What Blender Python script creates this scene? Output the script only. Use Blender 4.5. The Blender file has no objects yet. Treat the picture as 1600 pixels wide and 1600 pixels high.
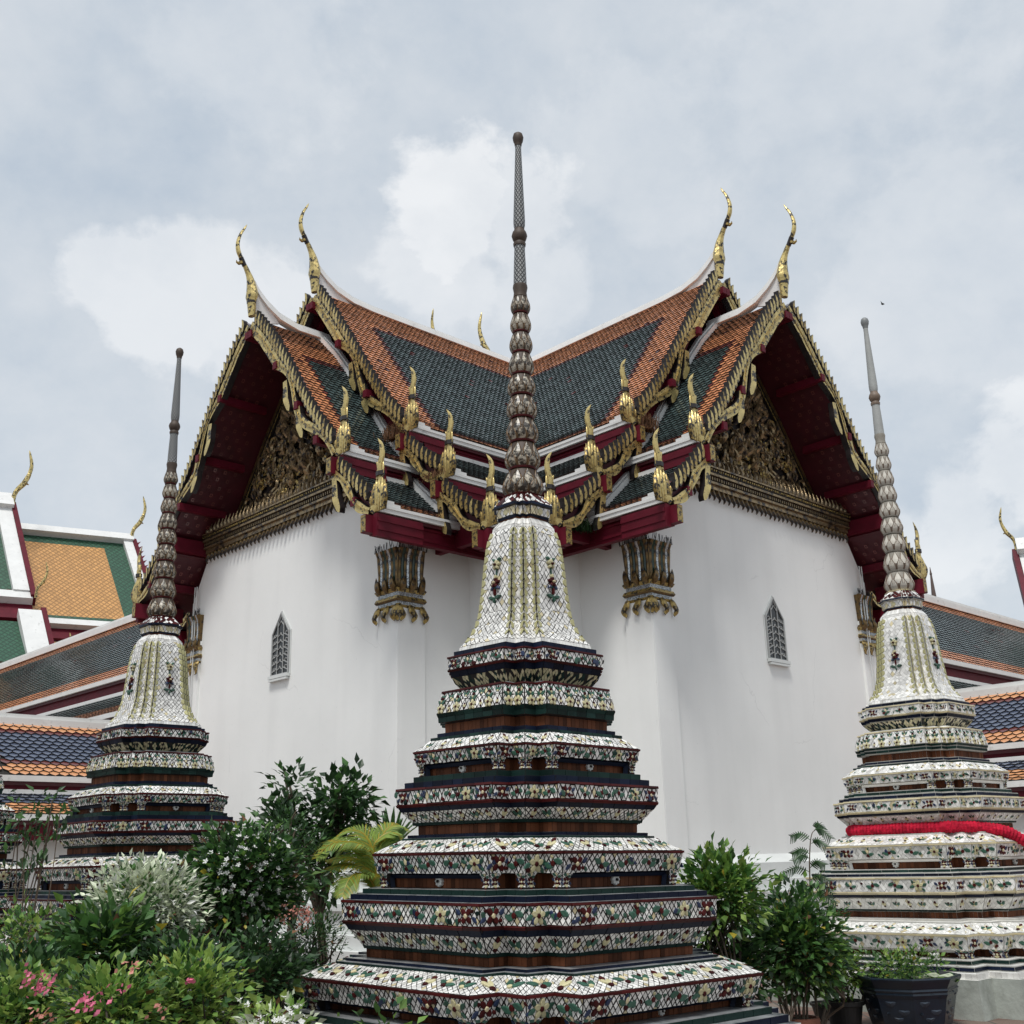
import bpy, math, random
import numpy as np
from mathutils import Vector, Matrix
random.seed(7); rng = np.random.default_rng(7)
R = math.radians
SC = bpy.context.scene
COL = SC.collection
# ------------------------------------------------------------------ camera
F_PX, PITCH, ROLL, YAW = 1751.3, R(17.27), R(1.52), R(-1.18)
CAM = Vector((0.198, -24.0, 1.6))
GZ = 0.2                                   # paving level
def ray(px, py):
    X, Y = px - 800, py - 800
    cr, sr = math.cos(ROLL), math.sin(ROLL)
    x, y = (X*cr - Y*sr)/F_PX, (X*sr + Y*cr)/F_PX
    cp, sp = math.cos(PITCH), math.sin(PITCH)
    fy, z = cp + y*sp, sp - y*cp
    c, s = math.cos(YAW), math.sin(YAW)
    return Vector((c*x + s*fy, -s*x + c*fy, z))
def at_dist(px, py, d):
    r = ray(px, py); return CAM + r*(d/math.hypot(r.x, r.y))
def at_z(px, py, z):
    r = ray(px, py); return CAM + r*((z - CAM.z)/r.z)
def on_plane(px, py, p0, n):
    r = ray(px, py); return CAM + r*((Vector(p0) - CAM).dot(n)/r.dot(n))
cd = bpy.data.cameras.new('camera'); cam = bpy.data.objects.new('camera', cd); COL.objects.link(cam)
fw = ray(800, 800).normalized(); rt = (ray(801, 800) - ray(800, 800)).normalized(); up = rt.cross(fw)
cam.matrix_world = Matrix.Translation(CAM) @ Matrix((rt, up, -fw)).transposed().to_4x4()
cd.sensor_width = 36; cd.lens = F_PX/1600*36; cd.clip_end = 3000; cd.clip_start = .05
SC.camera = cam
# ------------------------------------------------------------------ sky, sun, exposure
SUN_EL, SUN_AZ = 63, 192                   # azimuth clockwise from +Y: behind the camera
world = bpy.data.worlds.new('World'); SC.world = world; world.use_nodes = True
def build_world():
    nt = world.node_tree; N = nt.nodes; Lk = nt.links; N.clear()
    out = N.new('ShaderNodeOutputWorld'); bg = N.new('ShaderNodeBackground'); bg2 = N.new('ShaderNodeBackground')
    mix = N.new('ShaderNodeMixShader')
    sky = N.new('ShaderNodeTexSky'); sky.sky_type = 'NISHITA'; sky.sun_disc = False
    sky.sun_elevation = R(SUN_EL); sky.sun_rotation = R(SUN_AZ); sky.dust_density = 2.5; sky.air_density = 1.2
    Lk.new(sky.outputs[0], bg.inputs[0]); bg.inputs[1].default_value = .11
    tc = N.new('ShaderNodeTexCoord')
    def noise(scale, detail, rough, dist=0, stretch=(1, 1, 1.6)):
        mp = N.new('ShaderNodeMapping'); mp.inputs['Scale'].default_value = stretch
        Lk.new(tc.outputs['Generated'], mp.inputs[0])
        n = N.new('ShaderNodeTexNoise'); n.inputs['Scale'].default_value = scale; n.inputs['Detail'].default_value = detail
        n.inputs['Roughness'].default_value = rough; n.inputs['Distortion'].default_value = dist
        Lk.new(mp.outputs[0], n.inputs['Vector']); return n.outputs[0]
    def math_(op, a, b=None, clamp=False):
        m = N.new('ShaderNodeMath'); m.operation = op; m.use_clamp = clamp
        for i, q in enumerate((a, b)):
            if q is None: continue
            if isinstance(q, (int, float)): m.inputs[i].default_value = q
            else: Lk.new(q, m.inputs[i])
        return m.outputs[0]
    big = noise(2.3, 6, .5, .15, (1, 1, 1.3)); fine = noise(8.5, 10, .6, .15, (1, 1, 1.2)); mid = noise(4.0, 5, .5, .1, (1, 1, 1.2))
    ramp = N.new('ShaderNodeValToRGB'); e = ramp.color_ramp.elements
    e[0].position = .33; e[0].color = (.41, .48, .56, 1); e[1].position = .68; e[1].color = (.67, .69, .71, 1)
    x = e.new(.5); x.color = (.55, .595, .64, 1)
    vf = noise(24, 8, .62, .1, (1, 1, 1.2)); s = math_('ADD', math_('ADD', math_('MULTIPLY', big, .5), math_('MULTIPLY', fine, .34)), math_('MULTIPLY', vf, .16)); Lk.new(s, ramp.inputs[0])
    # heaps of brighter cumulus, each at its own bearing, edges broken by noise
    tot = None
    for px, py, rad, amp in ((715, 330, 3.2, .95), (820, 340, 3.2, .8), (690, 430, 3.2, .65), (870, 450, 3.6, .55), (175, 420, 2.0, .65), (300, 450, 3.4, .65), (400, 500, 3.2, .6), (1590, 730, 3.4, .8), (1500, 790, 3.6, .7), (1420, 860, 3.6, .55), (1300, 150, 7, .25), (1500, 420, 6, .25), (380, 60, 5, .2), (1000, 260, 5, .25)):
        d = ray(px, py).normalized()
        dot = N.new('ShaderNodeVectorMath'); dot.operation = 'DOT_PRODUCT'; dot.inputs[1].default_value = d
        nrm = N.new('ShaderNodeVectorMath'); nrm.operation = 'NORMALIZE'; Lk.new(tc.outputs['Generated'], nrm.inputs[0]); Lk.new(nrm.outputs[0], dot.inputs[0])
        ang = math_('ARCCOSINE', dot.outputs['Value'])
        k = math_('SUBTRACT', 1.0, math_('DIVIDE', ang, R(rad)))
        k = math_('ADD', k, math_('MULTIPLY', math_('SUBTRACT', fine, .5), 3.0))
        k = math_('ADD', k, math_('MULTIPLY', math_('SUBTRACT', mid, .5), 2.0))
        k = math_('MULTIPLY', math_('MULTIPLY', k, 2.9, True), amp)
        tot = k if tot is None else math_('MAXIMUM', tot, k)
    mixc = N.new('ShaderNodeMix'); mixc.data_type = 'RGBA'; Lk.new(tot, mixc.inputs['Factor'])
    Lk.new(ramp.outputs[0], mixc.inputs['A']); cr2 = N.new('ShaderNodeValToRGB'); cr2.color_ramp.elements[0].position = .36; cr2.color_ramp.elements[0].color = (.60, .635, .67, 1); cr2.color_ramp.elements[1].position = .6; cr2.color_ramp.elements[1].color = (.80, .81, .815, 1); Lk.new(math_('ADD', math_('MULTIPLY', mid, .6), math_('MULTIPLY', fine, .4)), cr2.inputs[0]); Lk.new(cr2.outputs[0], mixc.inputs['B'])
    Lk.new(mixc.outputs['Result'], bg2.inputs[0]); bg2.inputs[1].default_value = 1.06
    mix.inputs[0].default_value = .86
    Lk.new(bg.outputs[0], mix.inputs[1]); Lk.new(bg2.outputs[0], mix.inputs[2]); Lk.new(mix.outputs[0], out.inputs[0])
build_world()
sd = bpy.data.lights.new('sun', 'SUN'); sd.energy = 2.2; sd.angle = R(14); sd.color = (1, .975, .94)
sun = bpy.data.objects.new('sun', sd); COL.objects.link(sun)
az = R(SUN_AZ); sdir = Vector((math.sin(az)*math.cos(R(SUN_EL)), math.cos(az)*math.cos(R(SUN_EL)), math.sin(R(SUN_EL))))
sun.rotation_euler = sdir.to_track_quat('Z', 'Y').to_euler(); sun.location = (0, -30, 40)
SC.view_settings.view_transform = 'Standard'; SC.view_settings.look = 'None'; SC.view_settings.gamma = 1
SC.view_settings.use_curve_mapping = False; SC.view_settings.exposure = 0.2
# ------------------------------------------------------------------ materials
MATS = {}
def mat(name, col, rough=.6, var=.15, scale=8.0, metal=0.0, island=0.0, bump=0.0, bscale=40.0, coat=0.0, dark=None, dscale=6.0, dlo=.5, dhi=.62, spec=.5, transl=0.0, stretch=None):
    m = bpy.data.materials.new(name); MATS[name] = m; m.use_nodes = True
    nt = m.node_tree; N = nt.nodes; Lk = nt.links; b = N['Principled BSDF']
    tc = N.new('ShaderNodeTexCoord'); vec = tc.outputs['Object']
    if stretch:
        mp = N.new('ShaderNodeMapping'); mp.inputs['Scale'].default_value = stretch; Lk.new(vec, mp.inputs[0]); vec = mp.outputs[0]
    n = N.new('ShaderNodeTexNoise'); n.inputs['Scale'].default_value = scale; n.inputs['Detail'].default_value = 6; n.inputs['Roughness'].default_value = .6
    Lk.new(vec, n.inputs['Vector'])
    r = N.new('ShaderNodeMapRange'); r.inputs[1].default_value = .3; r.inputs[2].default_value = .7; r.inputs[3].default_value = 1 - var; r.inputs[4].default_value = 1 + var
    Lk.new(n.outputs[0], r.inputs[0]); fac = r.outputs[0]
    if island:
        g = N.new('ShaderNodeNewGeometry'); r2 = N.new('ShaderNodeMapRange'); r2.inputs[3].default_value = 1 - island; r2.inputs[4].default_value = 1 + island
        Lk.new(g.outputs['Random Per Island'], r2.inputs[0])
        mm = N.new('ShaderNodeMath'); mm.operation = 'MULTIPLY'; Lk.new(fac, mm.inputs[0]); Lk.new(r2.outputs[0], mm.inputs[1]); fac = mm.outputs[0]
    vm = N.new('ShaderNodeVectorMath'); vm.operation = 'SCALE'; vm.inputs[0].default_value = col; Lk.new(fac, vm.inputs['Scale'])
    colout = vm.outputs[0]
    if dark is not None:
        n2 = N.new('ShaderNodeTexNoise'); n2.inputs['Scale'].default_value = dscale; n2.inputs['Detail'].default_value = 8; n2.inputs['Roughness'].default_value = .65
        Lk.new(vec, n2.inputs['Vector'])
        r3 = N.new('ShaderNodeMapRange'); r3.inputs[1].default_value = dlo; r3.inputs[2].default_value = dhi; Lk.new(n2.outputs[0], r3.inputs[0])
        mx = N.new('ShaderNodeMix'); mx.data_type = 'RGBA'; Lk.new(r3.outputs[0], mx.inputs['Factor']); Lk.new(colout, mx.inputs['A']); mx.inputs['B'].default_value = (*dark, 1)
        colout = mx.outputs['Result']
        if metal:
            iv = N.new('ShaderNodeMapRange'); iv.inputs[3].default_value = metal; iv.inputs[4].default_value = 0; Lk.new(r3.outputs[0], iv.inputs[0]); Lk.new(iv.outputs[0], b.inputs['Metallic'])
    elif metal: b.inputs['Metallic'].default_value = metal
    Lk.new(colout, b.inputs['Base Color']); b.inputs['Roughness'].default_value = rough
    b.inputs['Specular IOR Level'].default_value = spec
    if coat: b.inputs['Coat Weight'].default_value = coat; b.inputs['Coat Roughness'].default_value = .12
    if bump:
        nb = N.new('ShaderNodeTexNoise'); nb.inputs['Scale'].default_value = bscale; nb.inputs['Detail'].default_value = 5; Lk.new(vec, nb.inputs['Vector'])
        bp = N.new('ShaderNodeBump'); bp.inputs['Strength'].default_value = bump; bp.inputs['Distance'].default_value = .02; Lk.new(nb.outputs[0], bp.inputs['Height']); Lk.new(bp.outputs[0], b.inputs['Normal'])
    if transl:
        t = N.new('ShaderNodeBsdfTranslucent'); Lk.new(colout, t.inputs[0]); ms = N.new('ShaderNodeMixShader'); ms.inputs[0].default_value = transl
        Lk.new(b.outputs[0], ms.inputs[1]); Lk.new(t.outputs[0], ms.inputs[2]); Lk.new(ms.outputs[0], N['Material Output'].inputs[0])
    return m
def plaster_mat():                                         # limewash: soft patches, faint rain streaks, specks and a few hairline cracks
    m = mat('plaster', (.85, .855, .83), .85, .03, .45); nt = m.node_tree; N = nt.nodes; Lk = nt.links; b = N['Principled BSDF']
    src = b.inputs['Base Color'].links[0].from_socket; tc = N.new('ShaderNodeTexCoord')
    def noise(scale, detail, st=(1, 1, 1)):
        mp = N.new('ShaderNodeMapping'); mp.inputs['Scale'].default_value = st; Lk.new(tc.outputs['Object'], mp.inputs[0]); n = N.new('ShaderNodeTexNoise'); n.inputs['Scale'].default_value = scale; n.inputs['Detail'].default_value = detail; Lk.new(mp.outputs[0], n.inputs['Vector']); return n.outputs[0]
    def rng_(v, a, b_, c, d): r = N.new('ShaderNodeMapRange'); r.inputs[1].default_value = a; r.inputs[2].default_value = b_; r.inputs[3].default_value = c; r.inputs[4].default_value = d; Lk.new(v, r.inputs[0]); return r.outputs[0]
    def mul(a, c): k = N.new('ShaderNodeMath'); k.operation = 'MULTIPLY'; Lk.new(a, k.inputs[0]); Lk.new(c, k.inputs[1]); return k.outputs[0]
    f = mul(rng_(noise(2.2, 6, (1, 1, .07)), .5, .75, 1, .95), rng_(noise(26, 3), .70, .76, 1, .88))
    f = mul(f, rng_(noise(.8, 3), .35, .7, 1.01, .965))
    v = N.new('ShaderNodeTexVoronoi'); v.feature = 'DISTANCE_TO_EDGE'; v.inputs['Scale'].default_value = .42
    mixv = N.new('ShaderNodeMix'); mixv.data_type = 'VECTOR'; mixv.inputs['Factor'].default_value = .3; Lk.new(tc.outputs['Object'], mixv.inputs['A']); nz = N.new('ShaderNodeTexNoise'); nz.inputs['Scale'].default_value = 2.5; nz.inputs['Detail'].default_value = 6; Lk.new(tc.outputs['Object'], nz.inputs['Vector']); Lk.new(nz.outputs['Color'], mixv.inputs['B']); Lk.new(mixv.outputs['Result'], v.inputs['Vector'])
    cr = rng_(v.outputs['Distance'], .001, .003, .90, 1); mk = N.new('ShaderNodeMix'); mk.inputs['A'].default_value = 1; Lk.new(rng_(noise(.6, 2), .54, .6, 0, 1), mk.inputs['Factor']); Lk.new(cr, mk.inputs['B']); f = mul(f, mk.outputs['Result'])
    sc = N.new('ShaderNodeVectorMath'); sc.operation = 'SCALE'; Lk.new(src, sc.inputs[0]); Lk.new(f, sc.inputs['Scale']); Lk.new(sc.outputs[0], b.inputs['Base Color'])
    nb = noise(7, 6); bp = N.new('ShaderNodeBump'); bp.inputs['Strength'].default_value = .10; bp.inputs['Distance'].default_value = .02; Lk.new(nb, bp.inputs['Height']); Lk.new(bp.outputs[0], b.inputs['Normal'])
plaster_mat()
mat('plaster_trim', (.66, .68, .66), .8, .06, 2, bump=.1, bscale=14)
mat('white_trim', (.72, .72, .70), .6, .06, 3, dark=(.3, .3, .28), dscale=5, dlo=.6, dhi=.8)
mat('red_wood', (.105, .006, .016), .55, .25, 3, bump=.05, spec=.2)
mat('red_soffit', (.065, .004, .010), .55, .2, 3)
mat('gold', (.60, .47, .19), .36, .3, 9, metal=.6, bump=.35, bscale=22, dark=(.018, .014, .010), dscale=12, dlo=.525, dhi=.57)
mat('gold_worn', (.46, .33, .11), .4, .3, 9, metal=.6, bump=.35, bscale=30, dark=(.02, .016, .01), dscale=18, dlo=.48, dhi=.56)
mat('gold_dark', (.17, .11, .045), .4, .35, 10, metal=.7, bump=.3, bscale=25, dark=(.015, .01, .008), dscale=9, dlo=.5, dhi=.6)
mat('gold_carve', (.30, .22, .12), .3, .35, 10, metal=.75, bump=.3, bscale=25, dark=(.012, .008, .009), dscale=9, dlo=.48, dhi=.6)
mat('lacquer', (.018, .014, .014), .45, .3, 6)
mat('mirror_glass', (.55, .58, .6), .18, .3, 40, metal=.6, dark=(.03, .03, .03), dscale=60, dlo=.5, dhi=.58)
mat('green_glass', (.012, .04, .026), .15, .3, 40)
mat('glaze_olive', (.40, .38, .19), .32, .2, 6, island=.2, spec=.4)
mat('tile_orange', (.62, .24, .105), .34, .15, 2, island=.34, coat=.35, spec=.6)
mat('tile_apricot', (.66, .31, .14), .34, .12, 2, island=.28, coat=.35, spec=.6)
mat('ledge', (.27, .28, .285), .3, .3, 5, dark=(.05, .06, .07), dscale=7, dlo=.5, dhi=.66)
mat('tile_green', (.056, .086, .085), .3, .15, 2, island=.45, coat=.6, spec=.8)
mat('tile_maroon', (.14, .035, .03), .3, .12, 2, island=.3, coat=.8)
mat('tile_blue', (.075, .095, .15), .26, .12, 2, island=.35, coat=1, spec=.8)
mat('tile_amber', (.66, .29, .07), .34, .12, 2, island=.22, coat=.3)
mat('tile_jade', (.025, .10, .055), .32, .12, 2, island=.3, coat=.3)
mat('roof_deck', (.02, .018, .016), .8, .2, 4)
mat('grout', (.018, .014, .012), .8, .3, 20)
mat('grout_pale', (.46, .45, .41), .8, .15, 12)
mat('mosaic_white', (.78, .77, .73), .34, .12, 3, island=.24, coat=.05, dark=(.30, .27, .21), dscale=9, dlo=.58, dhi=.8)
mat('mosaic_cream', (.60, .52, .32), .28, .12, 4, island=.2, coat=.3)
mat('glaze_brown', (.110, .040, .019), .55, .25, 3, island=.5, spec=.12, stretch=(1, 1, .3))
mat('glaze_navy', (.006, .010, .024), .42, .3, 4, island=.5, spec=.14)
mat('glaze_green', (.009, .026, .022), .42, .3, 4, island=.5, spec=.14)
mat('glaze_maroon', (.055, .008, .008), .45, .25, 5, island=.4, spec=.15)
mat('glaze_leaf', (.035, .095, .065), .3, .25, 6, island=.3, spec=.4)
mat('glaze_blue', (.022, .036, .085), .3, .25, 6, island=.3, spec=.4)
mat('glaze_yellow', (.50, .46, .27), .3, .18, 6, island=.2, spec=.4)
mat('bud_rim', (.15, .088, .036), .45, .3, 14, dark=(.03, .022, .015), dscale=16, dlo=.48, dhi=.6)
mat('bud_rim_pale', (.17, .12, .085), .55, .25, 14, dark=(.14, .10, .07), dscale=12, dlo=.5, dhi=.7)
mat('bud_fill', (.42, .38, .30), .35, .3, 25, dark=(.03, .024, .018), dscale=30, dlo=.44, dhi=.54)
mat('bud_fill_pale', (.54, .51, .44), .5, .12, 8, dark=(.32, .31, .28), dscale=10, dlo=.5, dhi=.8)
mat('bud_core', (.055, .035, .022), .6, .3, 14)
mat('bud_core_pale', (.26, .24, .2), .6, .2, 14)
mat('spire_grey', (.20, .21, .21), .5, .12, 8)
mat('spire_pale', (.34, .35, .335), .6, .1, 8, bump=.1)
mat('plinth', (.36, .385, .345), .8, .18, 3, bump=.3, bscale=16, dark=(.17, .18, .15), dscale=2.5, dlo=.5, dhi=.75)
mat('garland', (.50, .008, .035), .7, .4, 9, bump=.6, bscale=45, dark=(.30, .004, .02), dscale=25, dlo=.5, dhi=.65, spec=.2)
mat('pot_glaze', (.008, .016, .028), .3, .35, 5, coat=.15, bump=.08, bscale=12)
mat('pot_relief', (.03, .042, .06), .35, .3, 7, coat=.1)
mat('pot_black', (.012, .012, .012), .5, .2, 5)
mat('terracotta', (.20, .075, .045), .75, .2, 6, bump=.15)
mat('soil', (.05, .035, .022), .9, .3, 12, bump=.4)
mat('water', (.02, .028, .02), .06, .1, 4)
mat('bark', (.10, .075, .052), .85, .3, 12, bump=.5, bscale=30)
mat('bark_dark', (.045, .034, .024), .85, .3, 12, bump=.5, bscale=30)
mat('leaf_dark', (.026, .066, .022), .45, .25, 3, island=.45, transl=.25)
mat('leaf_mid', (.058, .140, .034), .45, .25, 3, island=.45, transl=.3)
mat('leaf_light', (.140, .255, .048), .45, .25, 3, island=.4, transl=.35)
mat('leaf_fresh', (.27, .38, .085), .45, .25, 3, island=.35, transl=.35)
mat('leaf_pale', (.60, .65, .48), .5, .3, 5, island=.4, transl=.25)
mat('leaf_yellow', (.42, .34, .04), .45, .2, 4, island=.2, transl=.35)
mat('frond', (.25, .36, .07), .45, .25, 3, island=.3, transl=.35)
mat('grass_dry', (.13, .06, .025), .8, .3, 8, island=.4)
mat('petal_white', (.78, .78, .74), .5, .05, 5, island=.08, transl=.2)
mat('petal_pink', (.66, .17, .27), .5, .15, 5, island=.25, transl=.3)
mat('petal_salmon', (.60, .26, .20), .5, .15, 5, island=.25, transl=.3)
mat('window_dark', (.012, .014, .015), .2, .2, 5)
mat('grille', (.40, .41, .40), .5, .08, 9)
mat('pipe', (.62, .63, .61), .5, .05, 5)
mat('bird', (.03, .03, .032), .7, .2, 5)
mat('stone_dark', (.10, .07, .06), .7, .2, 2)
def paving_mat():
    m = mat('paving', (.30, .16, .12), .7, .2, 3, bump=.1)
    nt = m.node_tree; N = nt.nodes; Lk = nt.links; b = N['Principled BSDF']; tc = N.new('ShaderNodeTexCoord')
    br = N.new('ShaderNodeTexBrick'); br.offset = 0; br.inputs['Scale'].default_value = 1; br.inputs['Brick Width'].default_value = .3; br.inputs['Row Height'].default_value = .3
    br.inputs['Mortar Size'].default_value = .012; br.inputs['Color1'].default_value = (.13, .055, .04, 1); br.inputs['Color2'].default_value = (.19, .155, .125, 1); br.inputs['Mortar'].default_value = (.08, .07, .06, 1)
    Lk.new(tc.outputs['Object'], br.inputs['Vector']); Lk.new(br.outputs[0], b.inputs['Base Color'])
paving_mat()
def lattice_mat(name, rot_scale, c1, c2, line=.13):      # woven wire-like glaze lines on slim spires
    m = mat(name, c1, .45, .1, 8); nt = m.node_tree; N = nt.nodes; Lk = nt.links; b = N['Principled BSDF']
    tc = N.new('ShaderNodeTexCoord'); sep = N.new('ShaderNodeSeparateXYZ'); Lk.new(tc.outputs['Object'], sep.inputs[0])
    def M(op, a, b_=None):
        k = N.new('ShaderNodeMath'); k.operation = op
        for i, q in enumerate((a, b_)):
            if q is None: continue
            if isinstance(q, (int, float)): k.inputs[i].default_value = q
            else: Lk.new(q, k.inputs[i])
        return k.outputs[0]
    th = M('ARCTAN2', sep.outputs[1], sep.outputs[0]); a = M('MULTIPLY', th, 5/math.pi*1.0); z = M('MULTIPLY', sep.outputs[2], rot_scale)
    l1 = M('LESS_THAN', M('FRACT', M('ADD', a, z)), line*2); l2 = M('LESS_THAN', M('FRACT', M('SUBTRACT', a, z)), line*2)
    mx = N.new('ShaderNodeMix'); mx.data_type = 'RGBA'; Lk.new(M('MAXIMUM', l1, l2), mx.inputs['Factor']); mx.inputs['A'].default_value = (*c1, 1); mx.inputs['B'].default_value = (*c2, 1)
    Lk.new(mx.outputs['Result'], b.inputs['Base Color'])
lattice_mat('spire_net', 22, (.30, .31, .30), (.035, .035, .037), .17)
def rows_mat(name, col, sx, sy):                           # far tiled roofs: tile rows too small to build
    m = mat(name, col, .4, .15, .5); nt = m.node_tree; N = nt.nodes; Lk = nt.links; b = N['Principled BSDF']
    tc = N.new('ShaderNodeTexCoord'); mp = N.new('ShaderNodeMapping'); mp.inputs['Rotation'].default_value = (0, 0, R(45)); Lk.new(tc.outputs['UV'], mp.inputs[0])
    br = N.new('ShaderNodeTexBrick'); br.inputs['Scale'].default_value = 1; br.inputs['Brick Width'].default_value = sx; br.inputs['Row Height'].default_value = sy
    br.inputs['Mortar Size'].default_value = .02; br.inputs['Color1'].default_value = (*col, 1); br.inputs['Color2'].default_value = (*[c*.72 for c in col], 1); br.inputs['Mortar'].default_value = (*[c*.5 for c in col], 1); br.offset = 0
    Lk.new(mp.outputs[0], br.inputs['Vector']); Lk.new(br.outputs[0], b.inputs['Base Color'])
    bp = N.new('ShaderNodeBump'); bp.inputs['Distance'].default_value = .03; Lk.new(br.outputs[1], bp.inputs['Height']); bp.invert = True; Lk.new(bp.outputs[0], b.inputs['Normal'])
rows_mat('far_amber', (.66, .34, .11), .17, .17); rows_mat('far_jade', (.028, .11, .06), .17, .17)
# ------------------------------------------------------------------ mesh helpers
I4 = Matrix.Identity(4)
WM = {}
def put(name, mesh, parent=None, M=I4, local=False, kind=None):
    o = bpy.data.objects.new(name, mesh); COL.objects.link(o)
    o.matrix_basis = M
    if parent is not None:
        o.parent = parent
        if local: WM[o] = WM[parent] @ M
        else: o.matrix_parent_inverse = WM[parent].inverted(); WM[o] = M
    else: WM[o] = M.copy()
    if kind: o['kind'] = kind
    return o
def thing(name, label, cat, M=I4, group=None):
    o = put(name, None, None, M); o.empty_display_size = .2; tag(o, label, cat, group); return o
def tag(o, label, cat, group=None):
    o['label'] = label; o['category'] = cat
    if group: o['group'] = group
    return o
class MB:
    def __init__(s): s.v = []; s.f = []; s.m = []; s.mats = []; s.uv = None
    def mi(s, m):
        if m not in s.mats: s.mats.append(m)
        return s.mats.index(m)
    def add(s, vs, fs, m):
        k = len(s.v); s.v += [tuple(p) for p in vs]; i = s.mi(m)
        for f in fs: s.f.append(tuple(k + a for a in f)); s.m.append(i)
    def box(s, c, h, m, ax=None):
        c = Vector(c); ax = ax or (Vector((1, 0, 0)), Vector((0, 1, 0)), Vector((0, 0, 1)))
        vs = [c + ax[0]*h[0]*x + ax[1]*h[1]*y + ax[2]*h[2]*z for z in (-1, 1) for y in (-1, 1) for x in (-1, 1)]
        s.add(vs, [(0, 2, 3, 1), (4, 5, 7, 6), (0, 1, 5, 4), (2, 6, 7, 3), (0, 4, 6, 2), (1, 3, 7, 5)], m)
    def b2(s, x0, x1, y0, y1, z0, z1, m): s.box(((x0+x1)/2, (y0+y1)/2, (z0+z1)/2), (abs(x1-x0)/2, abs(y1-y0)/2, abs(z1-z0)/2), m)
    def prism(s, poly, y0, y1, m, side=None):            # polygon in x-z, extruded along y
        n = len(poly); vs = [(x, y0, z) for x, z in poly] + [(x, y1, z) for x, z in poly]
        s.add(vs, [tuple(range(n)), tuple(range(2*n-1, n-1, -1))], m)
        s.add(vs, [(i, (i+1) % n, n + (i+1) % n, n + i) for i in range(n)], side or m)
    def tube(s, path, rad, m, n=8, sx=1.0, sy=1.0, up=(0, 0, 1), cap=True):
        path = [Vector(p) for p in path]; rings = []
        if not hasattr(rad, '__len__'): rad = [rad]*len(path)
        upv = Vector(up); prev = None
        for i, p in enumerate(path):
            t = (path[min(i+1, len(path)-1)] - path[max(i-1, 0)]).normalized()
            a = t.cross(upv)
            if a.length < .05: a = t.cross(Vector((1, 0, 0))) if prev is None else prev - t*prev.dot(t)
            a.normalize(); prev = a; b = a.cross(t)
            rings.append([p + (a*math.cos(q)*sx + b*math.sin(q)*sy)*rad[i] for q in [2*math.pi*j/n for j in range(n)]])
        vs = [q for r_ in rings for q in r_]; fs = []
        for i in range(len(path)-1):
            for j in range(n): fs.append((i*n+j, i*n+(j+1) % n, (i+1)*n+(j+1) % n, (i+1)*n+j))
        if cap: fs += [tuple(range(n-1, -1, -1)), tuple(range((len(path)-1)*n, len(path)*n))]
        s.add(vs, fs, m)
    def lathe(s, prof, m, n=24, c=(0, 0, 0), cap=True):
        vs = [(c[0]+r*math.cos(2*math.pi*j/n), c[1]+r*math.sin(2*math.pi*j/n), c[2]+z) for r, z in prof for j in range(n)]
        fs = [(i*n+j, i*n+(j+1) % n, (i+1)*n+(j+1) % n, (i+1)*n+j) for i in range(len(prof)-1) for j in range(n)]
        if cap: fs += [tuple(range(n-1, -1, -1)), tuple(range((len(prof)-1)*n, len(prof)*n))]
        s.add(vs, fs, m)
    def strip(s, path, wid, y0, y1, m, side=None):        # ribbon in the x-z plane, extruded along y
        L = []; Rr = []
        for i, p in enumerate(path):
            a = Vector(path[max(i-1, 0)]); b = Vector(path[min(i+1, len(path)-1)]); t = (b-a).normalized(); nn = Vector((-t.y, t.x))
            w = wid[i] if hasattr(wid, '__len__') else wid
            q = Vector(p); L.append(q + nn*w/2); Rr.append(q - nn*w/2)
        n = len(path)
        for i in range(n-1):
            q = [L[i], L[i+1], Rr[i+1], Rr[i]]
            v = [(p.x, y0, p.y) for p in q] + [(p.x, y1, p.y) for p in q]
            s.add(v, [(0, 1, 2, 3), (7, 6, 5, 4)], m); s.add(v, [(0, 4, 5, 1), (3, 2, 6, 7)], side or m)
            if i == 0: s.add(v, [(0, 3, 7, 4)], side or m)
            if i == n-2: s.add(v, [(1, 5, 6, 2)], side or m)
    def mesh(s, name, smooth=False):
        me = bpy.data.meshes.new(name); me.from_pydata(s.v, [], s.f)
        for q in s.mats: me.materials.append(MATS[q])
        if len(s.mats) > 1: me.polygons.foreach_set('material_index', s.m)
        if smooth: me.polygons.foreach_set('use_smooth', [True]*len(me.polygons))
        me.update(); return me
    def build(s, name, parent=None, M=I4, local=False, kind=None, smooth=False): return put(name, s.mesh(name, smooth), parent, M, local, kind)
def smooth_by_angle(me, deg=35):
    me.polygons.foreach_set('use_smooth', [True]*len(me.polygons))
    try: me.set_sharp_from_angle(angle=R(deg))
    except Exception: pass
    return me
def interp(pts, t):
    if t <= pts[0][0]: return pts[0][1]
    for (a, x), (b, y) in zip(pts, pts[1:]):
        if t <= b: return x + (y-x)*(t-a)/(b-a) if b > a else y
    return pts[-1][1]
def catmull(P, n=6):
    P = [Vector(p) for p in P]; out = []
    Q = [P[0]*2-P[1]] + P + [P[-1]*2-P[-2]]
    for i in range(1, len(Q)-2):
        for k in range(n):
            t = k/n; a, b, c, d = Q[i-1], Q[i], Q[i+1], Q[i+2]
            out.append(.5*((2*b) + (c-a)*t + (2*a-5*b+4*c-d)*t*t + (3*b-a-3*c+d)*t**3))
    out.append(P[-1]); return out
S2 = math.sqrt(.5)
U = Vector((S2, S2, 0)); V = Vector((-S2, S2, 0))
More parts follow.
